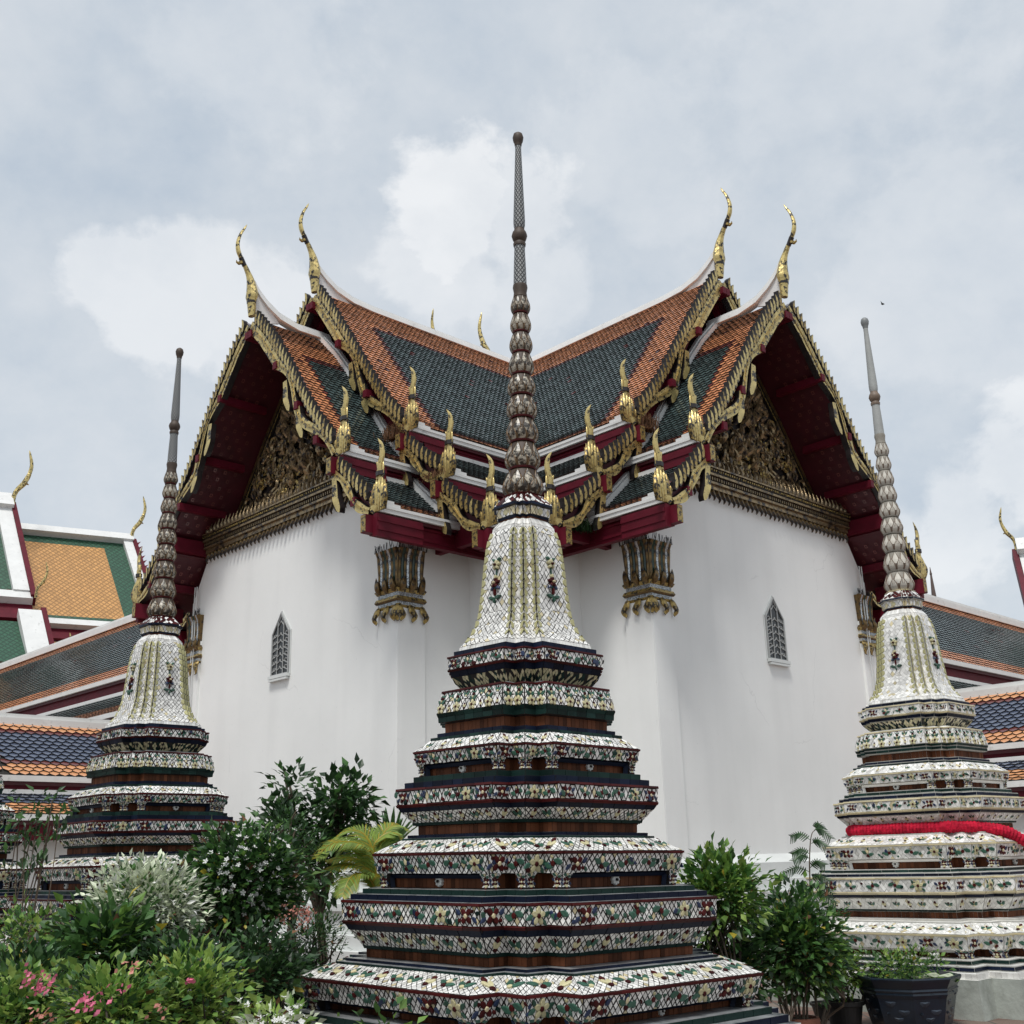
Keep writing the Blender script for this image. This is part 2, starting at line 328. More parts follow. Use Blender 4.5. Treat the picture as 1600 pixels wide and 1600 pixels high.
# wing frames: local x = lateral towards the inner corner, y = outwards along the wing, z = up
ML = Matrix((( S2, -S2, 0, 0), (-S2, -S2, 0, 0), (0, 0, 1, 0), (0, 0, 0, 1)))
MR = Matrix(((-S2,  S2, 0, 0), (-S2, -S2, 0, 0), (0, 0, 1, 0), (0, 0, 0, 1)))
# ------------------------------------------------------------------ ground
g = MB(); g.add([(-400, -60, GZ), (400, -60, GZ), (400, 700, GZ), (-400, 700, GZ)], [(0, 1, 2, 3)], 'paving')
put('ground', g.mesh('ground'), kind='structure')
# ------------------------------------------------------------------ temple hall
OF, OR_, OW, WC = 7.06, 5.69, 6.18, 3.37
P_FU = [(0, 11.52), (.57, 10.95), (.97, 10.46), (1.29, 10.06), (1.62, 9.58), (2.06, 8.96), (2.45, 8.48), (2.72, 8.22), (2.99, 8.02)]
P_FL = [(2.90, 7.72), (3.25, 7.40), (3.60, 7.08), (3.95, 6.82)]
P_RU = [(0, 12.58), (.5, 11.96), (1.0, 11.27), (1.53, 10.50), (2.1, 9.68), (2.5, 9.18), (2.75, 8.94), (3.02, 8.76)]
P_RM = [(2.90, 8.46), (3.25, 8.14), (3.6, 7.87), (3.95, 7.66)]
P_RL = [(3.88, 7.38), (4.25, 7.06), (4.6, 6.80), (4.95, 6.60)]
hall = thing('temple_hall', 'white plastered temple hall with steep tiered green and orange tiled roofs and gilded gables', 'temple', Matrix.Translation((0, -5, GZ)))
# walls: two wings and the square core between them, one continuous shell each
def hall_walls():
    b = MB(); m = 'plaster'
    for Mx in (ML, MR):
        q = MB(); q.b2(-WC, WC, -2, OW, GZ, 6.72, m); q.b2(-2.82, 2.82, -2, OW-.001, 6.7, 7.9, m); q.prism([(-3.36, 6.72), (3.36, 6.72), (2.84, 7.55), (-2.84, 7.55)], OW-.3, OW, m)
        # shallow corner pilasters
        for w in (WC-.42, -WC+.0):
            q.b2(w - .03, w + .45, OW - .4, OW + .05, 1.5, 6.4, m)
        q.b2(WC - .3, WC + .05, OW - .5, OW + .047, 1.5, 6.4, m)
        b.add([Mx @ Vector(p) for p in q.v], q.f, m)
    c = 4.68
    b.add([U*x + V*y + Vector((0, 0, z)) for z in (GZ, 6.75) for x, y in ((-c, -c), (c, -c), (c, c), (-c, c))], [(0, 1, 5, 4), (1, 2, 6, 5), (2, 3, 7, 6), (3, 0, 4, 7), (4, 5, 6, 7)], m)
    b.build('wall', hall)
    b = MB(); m = 'plaster_trim'
    for Mx in (ML, MR):
        q = MB()
        for z0, z1, off in ((GZ, .42, .62), (.42, .62, .5), (.62, .95, .36), (.95, 1.05, .44), (1.05, 1.22, .3), (1.22, 1.47, .16)):
            q.b2(-WC-off, WC+off, -2, OW+off, z0, z1, m)
        # sloped wash above the base
        q.add([(-WC-.16, OW+.16, 1.47), (WC+.16, OW+.16, 1.47), (WC, OW, 1.6), (-WC, OW, 1.6), (WC+.16, -2, 1.47), (WC, -2, 1.6)], [(0, 1, 2, 3), (1, 4, 5, 2)], m)
        b.add([Mx @ Vector(p) for p in q.v], q.f, m)
    b.build('base_moulding', hall)
hall_walls()
def prof_at(prof, s):                      # point and slope direction at arc length s from the top
    for (a, z0), (b, z1) in zip(prof, prof[1:]):
        L = math.hypot(b-a, z1-z0)
        if s <= L or (b, z1) == prof[-1]:
            t = s/L; return a+(b-a)*t, z0+(z1-z0)*t, (b-a)/L, (z1-z0)/L
        s -= L
def plen(p): return sum(math.hypot(b[0]-a[0], b[1]-a[1]) for a, b in zip(p, p[1:]))
def roof_tiles(prof, o0, o1, zone, tw=.118, ex=.086, valley=True, sgn=1, lift=.030):
    b = MB(); L = plen(prof); rows = int(L/ex)
    for r in range(rows):
        s1 = L - r*ex; s0 = max(s1 - ex*1.5, 0)
        w1, z1, dw, dz = prof_at(prof, s1); w0, z0, _, _ = prof_at(prof, s0)
        nx, nz = -dz, dw                                   # outward normal in section
        lo = max(o0, w1) if valley else o0
        k0 = int(math.floor((lo - o0)/tw)); k = k0
        while True:
            oc = o0 + (k + (.5 if r % 2 else 0))*tw; k += 1
            if oc > o1 - tw*.3: break
            if oc - tw*.5 < lo - .02: continue
            mt = zone(oc, s1, L)
            if mt is None: continue
            h = lift + random.uniform(-.002, .004); hw = tw*.47; j = random.uniform(-.008, .008); oc += random.uniform(-.004, .004); mt = mt if random.random() > .008 else 'tile_maroon'
            ws, zs = w1 - dw*ex*.38, z1 - dz*ex*.38
            sk = lambda w, o, z, hh: ((w + nx*hh)*sgn, o, z + nz*hh)
            vs = [sk(w0, oc-hw, z0, .004), sk(w0, oc+hw, z0, .004), sk(ws, oc+hw, zs, h*.9), sk(w1, oc+j, z1, h), sk(ws, oc-hw, zs, h*.9),
                  sk(ws, oc+hw, zs, 0), sk(w1, oc+j, z1, 0), sk(ws, oc-hw, zs, 0)]
            b.add(vs, [(0, 1, 2, 3, 4)], mt); b.add(vs, [(2, 5, 6, 3), (3, 6, 7, 4)], 'roof_deck')
    return b
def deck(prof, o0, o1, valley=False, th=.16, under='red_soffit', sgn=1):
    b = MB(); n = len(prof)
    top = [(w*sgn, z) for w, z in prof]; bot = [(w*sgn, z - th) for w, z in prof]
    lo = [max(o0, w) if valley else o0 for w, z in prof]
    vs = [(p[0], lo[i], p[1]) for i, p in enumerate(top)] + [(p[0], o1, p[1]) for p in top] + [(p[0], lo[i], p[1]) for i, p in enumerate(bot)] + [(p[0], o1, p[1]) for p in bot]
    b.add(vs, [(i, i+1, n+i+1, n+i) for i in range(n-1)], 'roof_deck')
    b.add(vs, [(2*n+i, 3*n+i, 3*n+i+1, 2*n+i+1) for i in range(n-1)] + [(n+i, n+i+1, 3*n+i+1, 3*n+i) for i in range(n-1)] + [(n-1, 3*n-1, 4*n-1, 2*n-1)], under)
    return b
def zoneF(oc, s, L):
    if oc > OF - .13: return 'tile_orange'
    e = OF - .1 - .42
    top = 1.35
    if s < top or s > L-.30 or oc > e: return 'tile_orange'
    if s < top+.13 or s > L-.38 or oc > e-.09: return 'tile_maroon'
    return 'tile_green'
def zoneR(oc, s, L):
    if s < .95 or s > L-.36 or oc > OR_-.95: return 'tile_orange'
    if s < 1.04 or s > L-.45 or oc > OR_-1.07: return 'tile_maroon'
    return 'tile_green'
def zoneS(oc, s, L): return 'tile_orange' if s > L-.22 else 'tile_maroon' if s > L-.29 else 'tile_green'
ROOFS = [('front_upper_roof', P_FU, 5.42, OF-.05, zoneF, False), ('front_lower_roof', P_FL, 4.2, OF-.05, zoneS, False),
         ('rear_upper_roof', P_RU, 0, OR_-.05, zoneR, True), ('rear_middle_roof', P_RM, 0, OR_-.05, zoneS, True), ('rear_lower_roof', P_RL, 0, OR_-.05, zoneS, True)]
shared = {}
for nm, pr, o0, o1, zn, val in ROOFS:
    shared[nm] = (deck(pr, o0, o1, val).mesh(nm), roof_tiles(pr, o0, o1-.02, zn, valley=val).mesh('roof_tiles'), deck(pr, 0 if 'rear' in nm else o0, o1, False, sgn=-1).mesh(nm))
for Mx in (ML, MR):
    for nm, *_ in ROOFS:
        a, t, far = shared[nm]
        d = put(nm, a, hall, Mx); put('roof_tiles', t, d, Mx, kind='stuff'); put(nm, far, hall, Mx)
# trims: eaves strips, fascia boards, flashing along the stepped gable, ridges
def trims():
    w = MB(); r = MB()
    for pr, o0, o1, mit in ((P_FU, 5.4, OF, 0), (P_FL, 4.0, OF-.02, 0), (P_RU, 0, OR_, 1), (P_RM, 0, OR_, 1), (P_RL, 0, OR_, 1)):
        we, ze = pr[-1]
        lo = we if mit else o0
        def mitred(mb, x0, x1, z0, z1, m):
            a0, a1 = (x0, x1) if mit else (lo, lo)
            vs = [(x0, a0, z0), (x1, a1, z0), (x1, o1, z0), (x0, o1, z0), (x0, a0, z1), (x1, a1, z1), (x1, o1, z1), (x0, o1, z1)]
            mb.add(vs, [(0, 1, 2, 3), (4, 7, 6, 5), (0, 4, 5, 1), (1, 5, 6, 2), (2, 6, 7, 3), (3, 7, 4, 0)], m)
        mitred(w, we-.06, we+.05, ze-.10, ze-.035, 'white_trim')
        mitred(w, we-.05, we+.065, ze-.035, ze+.012, 'white_trim')
        mitred(r, we-.20, we-.08, ze-.44, ze-.10, 'red_wood')
        mitred(r, we-.22, we-.055, ze-.205, ze-.165, 'red_wood')
        mitred(r, we-.22, we-.06, ze-.38, ze-.33, 'red_wood')
        if pr in (P_RM, P_RL, P_FL):                      # white capping where the lower slope starts
            ws, zs = pr[0]; x0, x1 = ws-.05, ws+.07
            mitred(w, x0, x1, zs-.04, zs+.035, 'white_trim')
    # notched white end stop of each eave beside the gable
    for pr, o1 in ((P_FU, OF), (P_FL, OF), (P_RU, OR_), (P_RM, OR_), (P_RL, OR_)):
        we, ze = pr[-1]; w.b2(we-.17, we+.055, o1-.30, o1-.10, ze-.03, ze+.10, 'white_trim'); w.b2(we-.10, we+.058, o1-.42, o1-.30, ze-.03, ze+.06, 'white_trim')
    w.b2
    wm = w.mesh('eaves_strip'); rm = r.mesh('fascia_board')
    fl = MB()
    for pr in (P_FU, P_FL):
        pts = [(a, z+.05) for a, z in pr]
        fl.strip(pts, .13, 5.44, 5.60, 'white_trim'); fl.strip([(a, z+.13) for a, z in pr], .07, 5.44, 5.53, 'white_trim')
    fm = fl.mesh('gable_flashing')
    # stepped red gable board behind the front roof, closing the rear tier
    gb = MB(); poly = [(0, 12.42)] + [(a, z-.1) for a, z in P_RU[1:]] + [(2.9, 8.3)] + [(a, z-.1) for a, z in P_RM] + [(3.9, 7.2)] + [(a, z-.1) for a, z in P_RL] + [(4.85, 6.44), (3.3, 6.44)]
    gb.prism(poly, 5.30, 5.42, 'red_wood'); gb.prism([(-a, z) for a, z in poly][::-1], 5.30, 5.42, 'red_wood'); gm = gb.mesh('gable_board')
    for Mx in (ML, MR):
        put('eaves_strip', wm, hall, Mx); put('fascia_board', rm, hall, Mx); put('gable_flashing', fm, hall, Mx); put('gable_board', gm, hall, Mx)
    # ridges sweep up to the finials
    for nm, o0, pts in (('ridge', 0, [(0, 12.62), (4.3, 12.62), (4.8, 12.66), (5.2, 12.78), (5.45, 12.94), (5.66, 13.12)]), ('ridge', 5.35, [(5.35, 11.62), (6.1, 11.62), (6.5, 11.72), (6.78, 11.90), (6.95, 12.06), (7.06, 12.22)])):
        b = MB()
        for zo, hw, hh in ((-.03, .11, .045), (.015, .07, .035), (.055, .04, .03)):
            n = len(pts); vs = []
            for i, (o, z) in enumerate(pts):
                f = 1 - .55*i/(n-1); base = z - .14*(i/(n-1))**2*0
                for x, dz in ((-hw*f, -hh*1.2), (hw*f, -hh*1.2), (hw*f*.8, hh), (-hw*f*.8, hh)): vs.append((x, o, base + zo + dz))
            fs = [(i*4+j, i*4+(j+1) % 4, i*4+4+(j+1) % 4, i*4+4+j) for i in range(n-1) for j in range(4)] + [(3, 2, 1, 0), tuple(n*4-4+j for j in range(4))]
            b.add(vs, fs, 'white_trim')
        # apron closing the swept end down to the roof
        o_s = pts[2][0]; b.add([(0.02, o_s, pts[2][1]-.15), (.02, pts[-1][0]-.04, pts[2][1]-.3), (.02, pts[-1][0]-.04, pts[-1][1]-.05), (-.02, o_s, pts[2][1]-.15), (-.02, pts[-1][0]-.04, pts[2][1]-.3), (-.02, pts[-1][0]-.04, pts[-1][1]-.05)], [(0, 1, 2), (5, 4, 3), (0, 2, 5, 3)], 'white_trim')
        me = b.mesh('ridge')
        for Mx in (ML, MR): put('ridge', me, hall, Mx)
trims()
# gilded gable edges
def fin_mesh(k=1.0, m='gold'):
    b = MB(); pts = [(.015, -.12), (-.018, -.05), (-.03, .04), (-.02, .12), (.01, .18)]; wid = [.04, .07, .075, .055, .012]
    b.strip([(x*k, z*k) for x, z in pts], [w*k for w in wid], -.05, .05, m, 'lacquer'); return b.mesh('fin')
FIN = fin_mesh(); FIN_S = fin_mesh(.9); FIN2 = fin_mesh(1, 'gold_worn'); FIN_S2 = fin_mesh(.9, 'gold_worn')
def chofa_mesh():
    b = MB(); P = catmull([(0, .0, -.26), (0, .02, .08), (0, .02, .26), (0, .07, .50), (0, .17, .70), (0, .26, .84), (0, .35, 1.0), (0, .37, 1.18), (0, .32, 1.38), (0, .24, 1.54), (0, .20, 1.63)], 4)
    n = len(P); rad = [interp([(0, .075), (.08, .10), (.13, .138), (.20, .125), (.34, .062), (.46, .043), (.6, .05), (.75, .04), (.9, .026), (1, .006)], i/(n-1)) for i in range(n)]
    b.tube(P, rad, 'gold', 8, sx=.8, up=(1, 0, 0))
    b.tube([(0, .02, .0), (0, .02, .13)], [.1, .119], 'lacquer', 8, sx=.8, up=(1, 0, 0))
    b.tube([(0, .2, .735), (0, .29, .88)], [.051, .056], 'lacquer', 8, sx=.8, up=(1, 0, 0))
    b.tube([(0, .26, .80), (0, .33, .745), (0, .375, .76), (0, .38, .80)], [.042, .035, .02, .004], 'gold_worn', 6, up=(1, 0, 0))
    return smooth_by_angle(b.mesh('finial'))
CHOFA = chofa_mesh()
def flame_mesh():                                         # upswept flame finial at the foot of a gable edge; local x lateral, z up
    b = MB()
    P = catmull([(-.10, 0, .02), (.0, 0, .10), (.09, 0, .26), (.07, 0, .44), (.05, 0, .60), (.10, 0, .78), (.07, 0, .92), (.0, 0, 1.02)], 4); n = len(P)
    for x0, h_ in ((-.13, .26), (-.07, .40), (-.01, .47), (.05, .49), (.11, .44), (.165, .36)): b.tube(catmull([(x0*.8, -.01, .0), (x0+.03, .02, .16), (x0+.015, .02, h_*.7), (x0, 0, h_)], 3), [.028, .032, .034, .034, .033, .031, .027, .02, .012, .003], 'gold' if h_ > .42 else 'gold_worn', 6, up=(0, 1, 0))
    b.tube(P, [interp([(0, .08), (.25, .05), (.5, .045), (.62, .055), (.8, .04), (1, .004)], i/(n-1)) for i in range(n)], 'gold', 7, sx=1, sy=.6, up=(0, 1, 0))
    for x0, z0, x1, z1, r in ((.13, .12, .16, .40, .026), (.03, .2, .0, .56, .026), (.16, .2, .20, .33, .02), (-.05, .1, -.10, .34, .028), (.0, .5, -.03, .7, .028), (.1, .5, .12, .66, .022), (-.12, .06, -.17, .22, .035)):
        b.tube(catmull([(x0, 0, z0-.06), (x0+.02, 0, z0+(z1-z0)*.5), (x1, 0, z1)], 3), [r, r, r, r*.95, r*.8, r*.5, .003], 'gold', 6, sy=.7, up=(0, 1, 0))
    b.tube([(.06, 0, .47), (.06, 0, .53)], .075, 'lacquer', 7, sy=.7, up=(0, 1, 0))
    return smooth_by_angle(b.mesh('flame_finial'))
FLAME = flame_mesh()
def tail_mesh():                                          # hanging hooked tail below the wave of the board
    b = MB(); P = catmull([(0, 0, .05), (.02, 0, -.08), (.035, 0, -.22), (.10, 0, -.36), (.13, 0, -.42)], 4); n = len(P)
    b.strip([(p.x, p.z) for p in P], [interp([(0, .09), (.5, .12), (.8, .08), (1, .012)], i/(n-1)) for i in range(n)], -.04, .04, 'gold', 'lacquer'); return b.mesh('hook_tail')
TAIL = tail_mesh()
def board(prof, o, s0, s1, wave, first):                  # gilded board following the slope
    b = MB(); path = []; wid = []; n = 40
    for i in range(n+1):
        s = s0 + (s1-s0)*i/n; w, z, dw, dz = prof_at(prof, s); t = i/n
        off = -.125 + (.0 if t < first else wave*math.sin((t-first)/(1-first)*math.pi*2.0*(1.5 if wave > .06 else 1)))
        nx, nz = -dz, dw
        path.append((w + nx*off, z + nz*off)); wid.append(.20 if t < first else .135 + .03*math.cos((t-first)*16))
    b.strip(path, wid, o-.06, o+.06, 'gold', 'lacquer')
    # raised border line
    b.strip([(x, z) for x, z in path], [a*.25 for a in wid], o+.062, o+.072, 'gold_worn')
    # backing that carries the fins up to the roof edge
    up_ = []
    for i in range(n+1):
        s = s0 + (s1-s0)*i/n; w, z, dw, dz = prof_at(prof, s); up_.append((w - dz*.055, z + dw*.055))
    b.strip(up_, .13, o-.075, o+.02, 'lacquer', 'tile_maroon')
    return b.mesh('gable_board_gilded')
BOARDS = {}
def gable_edge(Mx, o, prof, sgn, first, tails, wave, s_end, flame_k=1.16, fin_sp=.15, near=True, fin_mesh_=FIN):
    key = (id(prof), o)
    if key not in BOARDS: BOARDS[key] = board(prof, o, .16 if prof[0][0] == 0 else 0.02, s_end, wave, first)
    Fl = Mx @ Matrix.Scale(sgn, 4, (1, 0, 0))
    bd = put('bargeboard', BOARDS[key], hall, Fl)
    s = .28 if prof[0][0] == 0 else .10
    while s < s_end - .12:
        w, z, dw, dz = prof_at(prof, s); a = math.atan2(dz, dw)
        put('fin', fin_mesh_ if random.random() < .6 else (FIN2 if fin_mesh_ is FIN else FIN_S2), bd, Fl @ Matrix.Translation((w - dz*.08, o+.03, z + dw*.08)) @ Matrix.Rotation(.06, 4, 'Y') @ Matrix.Scale(random.uniform(.93, 1.07), 4)); s += fin_sp
    w, z, dw, dz = prof_at(prof, s_end)
    put('flame_finial', FLAME, bd, Fl @ Matrix.Translation((w + .06, o, z - .12)) @ Matrix.Scale(flame_k, 4) @ Matrix.Rotation(random.uniform(-.03, .03), 4, 'Y'))
    for ts in tails:
        w, z, dw, dz = prof_at(prof, ts); put('hook_tail', TAIL, bd, Fl @ Matrix.Translation((w + dz*.16 - .02, o+.01, z - dw*.16 - .03)) @ Matrix.Scale(1.3, 4))
for Mx in (ML, MR):
    for sg in (1, -1):
        gable_edge(Mx, OF, P_FU, sg, .36, (2.25, 3.02), .11, plen(P_FU)-.06)
        gable_edge(Mx, OF, P_FL, sg, .0, (.16,), .06, plen(P_FL)-.04, fin_sp=.145, fin_mesh_=FIN_S)
        gable_edge(Mx, OR_, P_RU, sg, .36, (2.5, 3.2), .11, plen(P_RU)-.06)
        gable_edge(Mx, OR_, P_RM, sg, .0, (.16,), .06, plen(P_RM)-.04, fin_sp=.145, fin_mesh_=FIN_S)
        gable_edge(Mx, OR_, P_RL, sg, .0, (.16,), .06, plen(P_RL)-.04, fin_sp=.145, fin_mesh_=FIN_S)
    put('finial', CHOFA, hall, Mx @ Matrix.Translation((0, OF+.03, 11.80)))
    put('finial', CHOFA, hall, Mx @ Matrix.Translation((0, OR_+.02, 12.80)) @ Matrix.Scale(1.03, 4))
# purlins under the gable overhangs, beam blocks under the flame finials
def purlins():
    bm = MB(); bm.b2(-.055, .055, 0, 1, -.07, .07, 'red_wood'); P1 = bm.mesh('purlin')
    bb = MB(); bb.b2(-.13, .0, -.9, .13, -.30, -.02, 'red_wood'); bb.b2(.0, .10, -.9, .0, -.36, .0, 'red_wood'); bb.b2(.1, .115, -.9, -.02, -.12, -.06, 'red_wood'); bb.b2(.1, .115, -.9, -.02, -.26, -.2, 'red_wood')
    bb.b2(-.125, -.005, .13, .137, -.29, -.03, 'gold_worn'); P2 = bb.mesh('eave_beam')
    for Mx in (ML, MR):
        for sg in (1, -1):
            Fl = Mx @ Matrix.Scale(sg, 4, (1, 0, 0))
            for w, dz in ((.06, -.30), (.98, -.26), (1.72, -.26), (2.35, -.24)):
                z = interp(P_FU, w) + dz - .02; put('purlin', P1, hall, Fl @ Matrix.Translation((w, OW-.05, z)) @ Matrix.Scale(OF+.14-OW, 4, (0, 1, 0)))
            z = interp(P_FL, 3.42) - .25; put('purlin', P1, hall, Fl @ Matrix.Translation((3.42, OW-.05, z)) @ Matrix.Scale(OF+.12-OW, 4, (0, 1, 0)))
            for w, dz in ((.06, -.30), (.98, -.26), (1.9, -.26)):
                z = interp(P_RU, w) + dz - .02; put('purlin', P1, hall, Fl @ Matrix.Translation((w, 5.38, z)) @ Matrix.Scale(OR_+.14-5.38, 4, (0, 1, 0)))
            for pr, o in ((P_FU, OF), (P_FL, OF), (P_RU, OR_), (P_RM, OR_), (P_RL, OR_)):
                we, ze = pr[-1]; put('eave_beam', P2, hall, Fl @ Matrix.Translation((we-.06, o+.02, ze-.13)))
purlins()
def soffit_flowers():                                     # gilded stencil flowers on the red underside
    b = MB(); 
    for pr, o0, o1 in ((P_FU, OW+.08, OF-.12), (P_FL, OW+.08, OF-.12)):
        L = plen(pr); s = .35; r = 0
        while s < L - .1:
            w, z, dw, dz = prof_at(pr, s); nx, nz = dz, -dw
            for k in range(4):
                oc = o0 + (k + (.5 if r % 2 else 0))*.22
                if oc > o1: continue
                for sg in (-1,):
                    ring = []
                    for j in range(8):
                        a = 2*math.pi*j/8; rr = .05 if j % 2 else .036
                        ring.append(((w + dw*rr*math.cos(a) + nx*.165)*sg, oc + rr*.8*math.sin(a), z + dz*rr*math.cos(a) + nz*.165 - .012))
                    inner = [Vector(q).lerp(sum((Vector(p) for p in ring), Vector())/8, .4) for q in ring]
                    b.add(ring + [tuple(q) for q in inner], [(j, (j+1) % 8, 8+(j+1) % 8, 8+j) for j in range(8)], 'tile_maroon')
            s += .17; r += 1
    return b.mesh('soffit_flowers')
SF = soffit_flowers()
for Mx in (ML, MR): put('soffit_flowers', SF, hall, Mx, kind='stuff')
# carved gable panel
def spiral(c, r, turns, a0, dirn, y):
    n = 12; P = []
    for i in range(n+1):
        t = i/n; a = a0 + dirn*t*turns*2*math.pi; rr = r*(1-.8*t); P.append((c[0]+rr*math.cos(a), y + .03*t, c[1]+rr*math.sin(a)))
    return P
OP = 5.80
def pediment():
    rn = random.Random(5); b = MB(); zb = 7.95
    tri = [(-2.55, zb), (2.55, zb)] + [(w, z-.24) for w, z in P_FU[::-1] if w < 2.5] + [(-w, z-.24) for w, z in P_FU if 0 < w < 2.5]
    b.prism(tri, OP-.02, OP+.03, 'lacquer')
    panel = b.mesh('gable_panel')
    c = MB()
    def inside(x, z): return z > zb+.28 and z < interp(P_FU, abs(x)) - .62
    cnt = 0
    while cnt < 330:
        x = rn.uniform(-2.3, 2.3); z = rn.uniform(zb+.25, 10.9)
        if not inside(x, z): continue
        r = rn.uniform(.07, .17); P = spiral((x, z), r, rn.uniform(.7, 1.2), rn.uniform(0, 6.3), rn.choice((-1, 1)), OP+.05+rn.uniform(0, .05))
        c.tube(P, [r*.2]*5 + [r*.26]*4 + [r*.2, r*.15, r*.1, .004], 'gold_carve' if rn.random() < .8 else 'gold_worn', 5, up=(0, 1, 0)); cnt += 1
    for k in range(70):                                    # flame tongues
        x = rn.uniform(-2.2, 2.2); z = rn.uniform(zb+.3, 10.3)
        if not inside(x, z): continue
        a = rn.uniform(-.5, .5); l = rn.uniform(.15, .32)
        c.tube(catmull([(x, OP+.08, z-l*.5), (x+a*.06, OP+.13, z), (x+a*.3, OP+.1, z+l*.6)], 3), [.035, .04, .042, .04, .03, .018, .004], 'gold_carve', 5, up=(0, 1, 0))
    for k in range(60):
        x = rn.gauss(0, .3); z = rn.uniform(8.5, 10.3)
        c.tube(catmull([(x, OP+.1, z), (x+rn.uniform(-.1, .1), OP+.2, z+.12), (x+rn.uniform(-.15, .15), OP+.17, z+.26)], 3), [.06, .065, .06, .055, .045, .03, .01], 'gold_carve', 6, up=(0, 1, 0))
    '''    c.tube(catmull([(0, OP+.09, 8.6), (.02, OP+.16, 9.0), (0, OP+.18, 9.4), (0, OP+.14, 9.75), (0, OP+.12, 10.05), (0, OP+.08, 10.4)], 4), [interp([(0, .2), (.3, .13), (.5, .19), (.62, .09), (.75, .1), (1, .01)], i/20) for i in range(21)], 'gold_carve', 9, sy=.7, up=(0, 1, 0))
    for sg in (-1, 1): c.tube(catmull([(sg*.15, OP+.16, 9.45), (sg*.42, OP+.2, 9.3), (sg*.36, OP+.2, 9.75), (sg*.55, OP+.16, 10.0)], 4), .045, 'gold_worn', 6, up=(0, 1, 0))
    '''
    carv = c.mesh('carving')
    # frame mouldings on the slopes and the cornice
    f = MB()
    for sg in (1, -1):
        pts = [(w*sg, z-.34) for w, z in P_FU if w < 2.5]; f.strip(pts, .09, OP+.03, OP+.13, 'gold_dark', 'lacquer'); f.strip([(x, z-.1) for x, z in pts], .04, OP+.03, OP+.1, 'gold_worn', 'lacquer')
    frame = f.mesh('gable_frame')
    k = MB(); W0 = 2.78
    for z0, z1, d, m in ((7.62, 7.70, .10, 'gold_carve'), (7.70, 7.74, .15, 'gold_carve'), (7.74, 7.84, .12, 'lacquer'), (7.84, 7.88, .18, 'gold_carve'), (7.88, 7.97, .15, 'lacquer'), (7.97, 8.0, .2, 'gold_carve')): k.b2(-W0, W0, OW-.02, OW+d, z0, z1, m)
    nb = 84
    for i in range(nb):
        x = -W0 + (i+.5)*2*W0/nb; k.box((x, OW+.19, 7.925), (.014, .014, .014), 'gold_worn')
        k.box((x, OW+.135, 7.79), (.011, .02, .026), 'gold_carve')
    corn = k.mesh('cornice')
    p = MB(); P = catmull([(0, 0, .02), (.01, .03, -.07), (-.012, .05, -.14), (.0, .03, -.21)], 3)
    p.tube(P, [.038, .04, .042, .04, .036, .03, .028, .02, .016, .004], 'gold_dark', 6, up=(0, 1, 0)); pend = smooth_by_angle(p.mesh('pendant'))
    q = MB(); q.tube(catmull([(0, 0, 0), (0, .03, .08), (0, .02, .15), (0, 0, .24)], 3), [.035, .04, .042, .038, .03, .024, .018, .012, .008, .002], 'gold_carve', 6, up=(0, 1, 0)); crest = smooth_by_angle(q.mesh('crest_leaf'))
    for Mx in (ML, MR):
        pp = put('gable_panel', panel, hall, Mx); put('carving', carv, pp, Mx, kind='stuff'); put('gable_frame', frame, pp, Mx)
        cc = put('cornice', corn, hall, Mx); n = 40
        for i in range(n):
            x = -W0 + (i+.5)*2*W0/n
            put('pendant', pend, cc, Mx @ Matrix.Translation((x, OW+.05, 7.62)) @ Matrix.Scale(rn.uniform(.92, 1.08), 4)); put('crest_leaf', crest, cc, Mx @ Matrix.Translation((x, OW+.1, 8.0)) @ Matrix.Scale(rn.uniform(.85, 1.1), 4))
pediment()
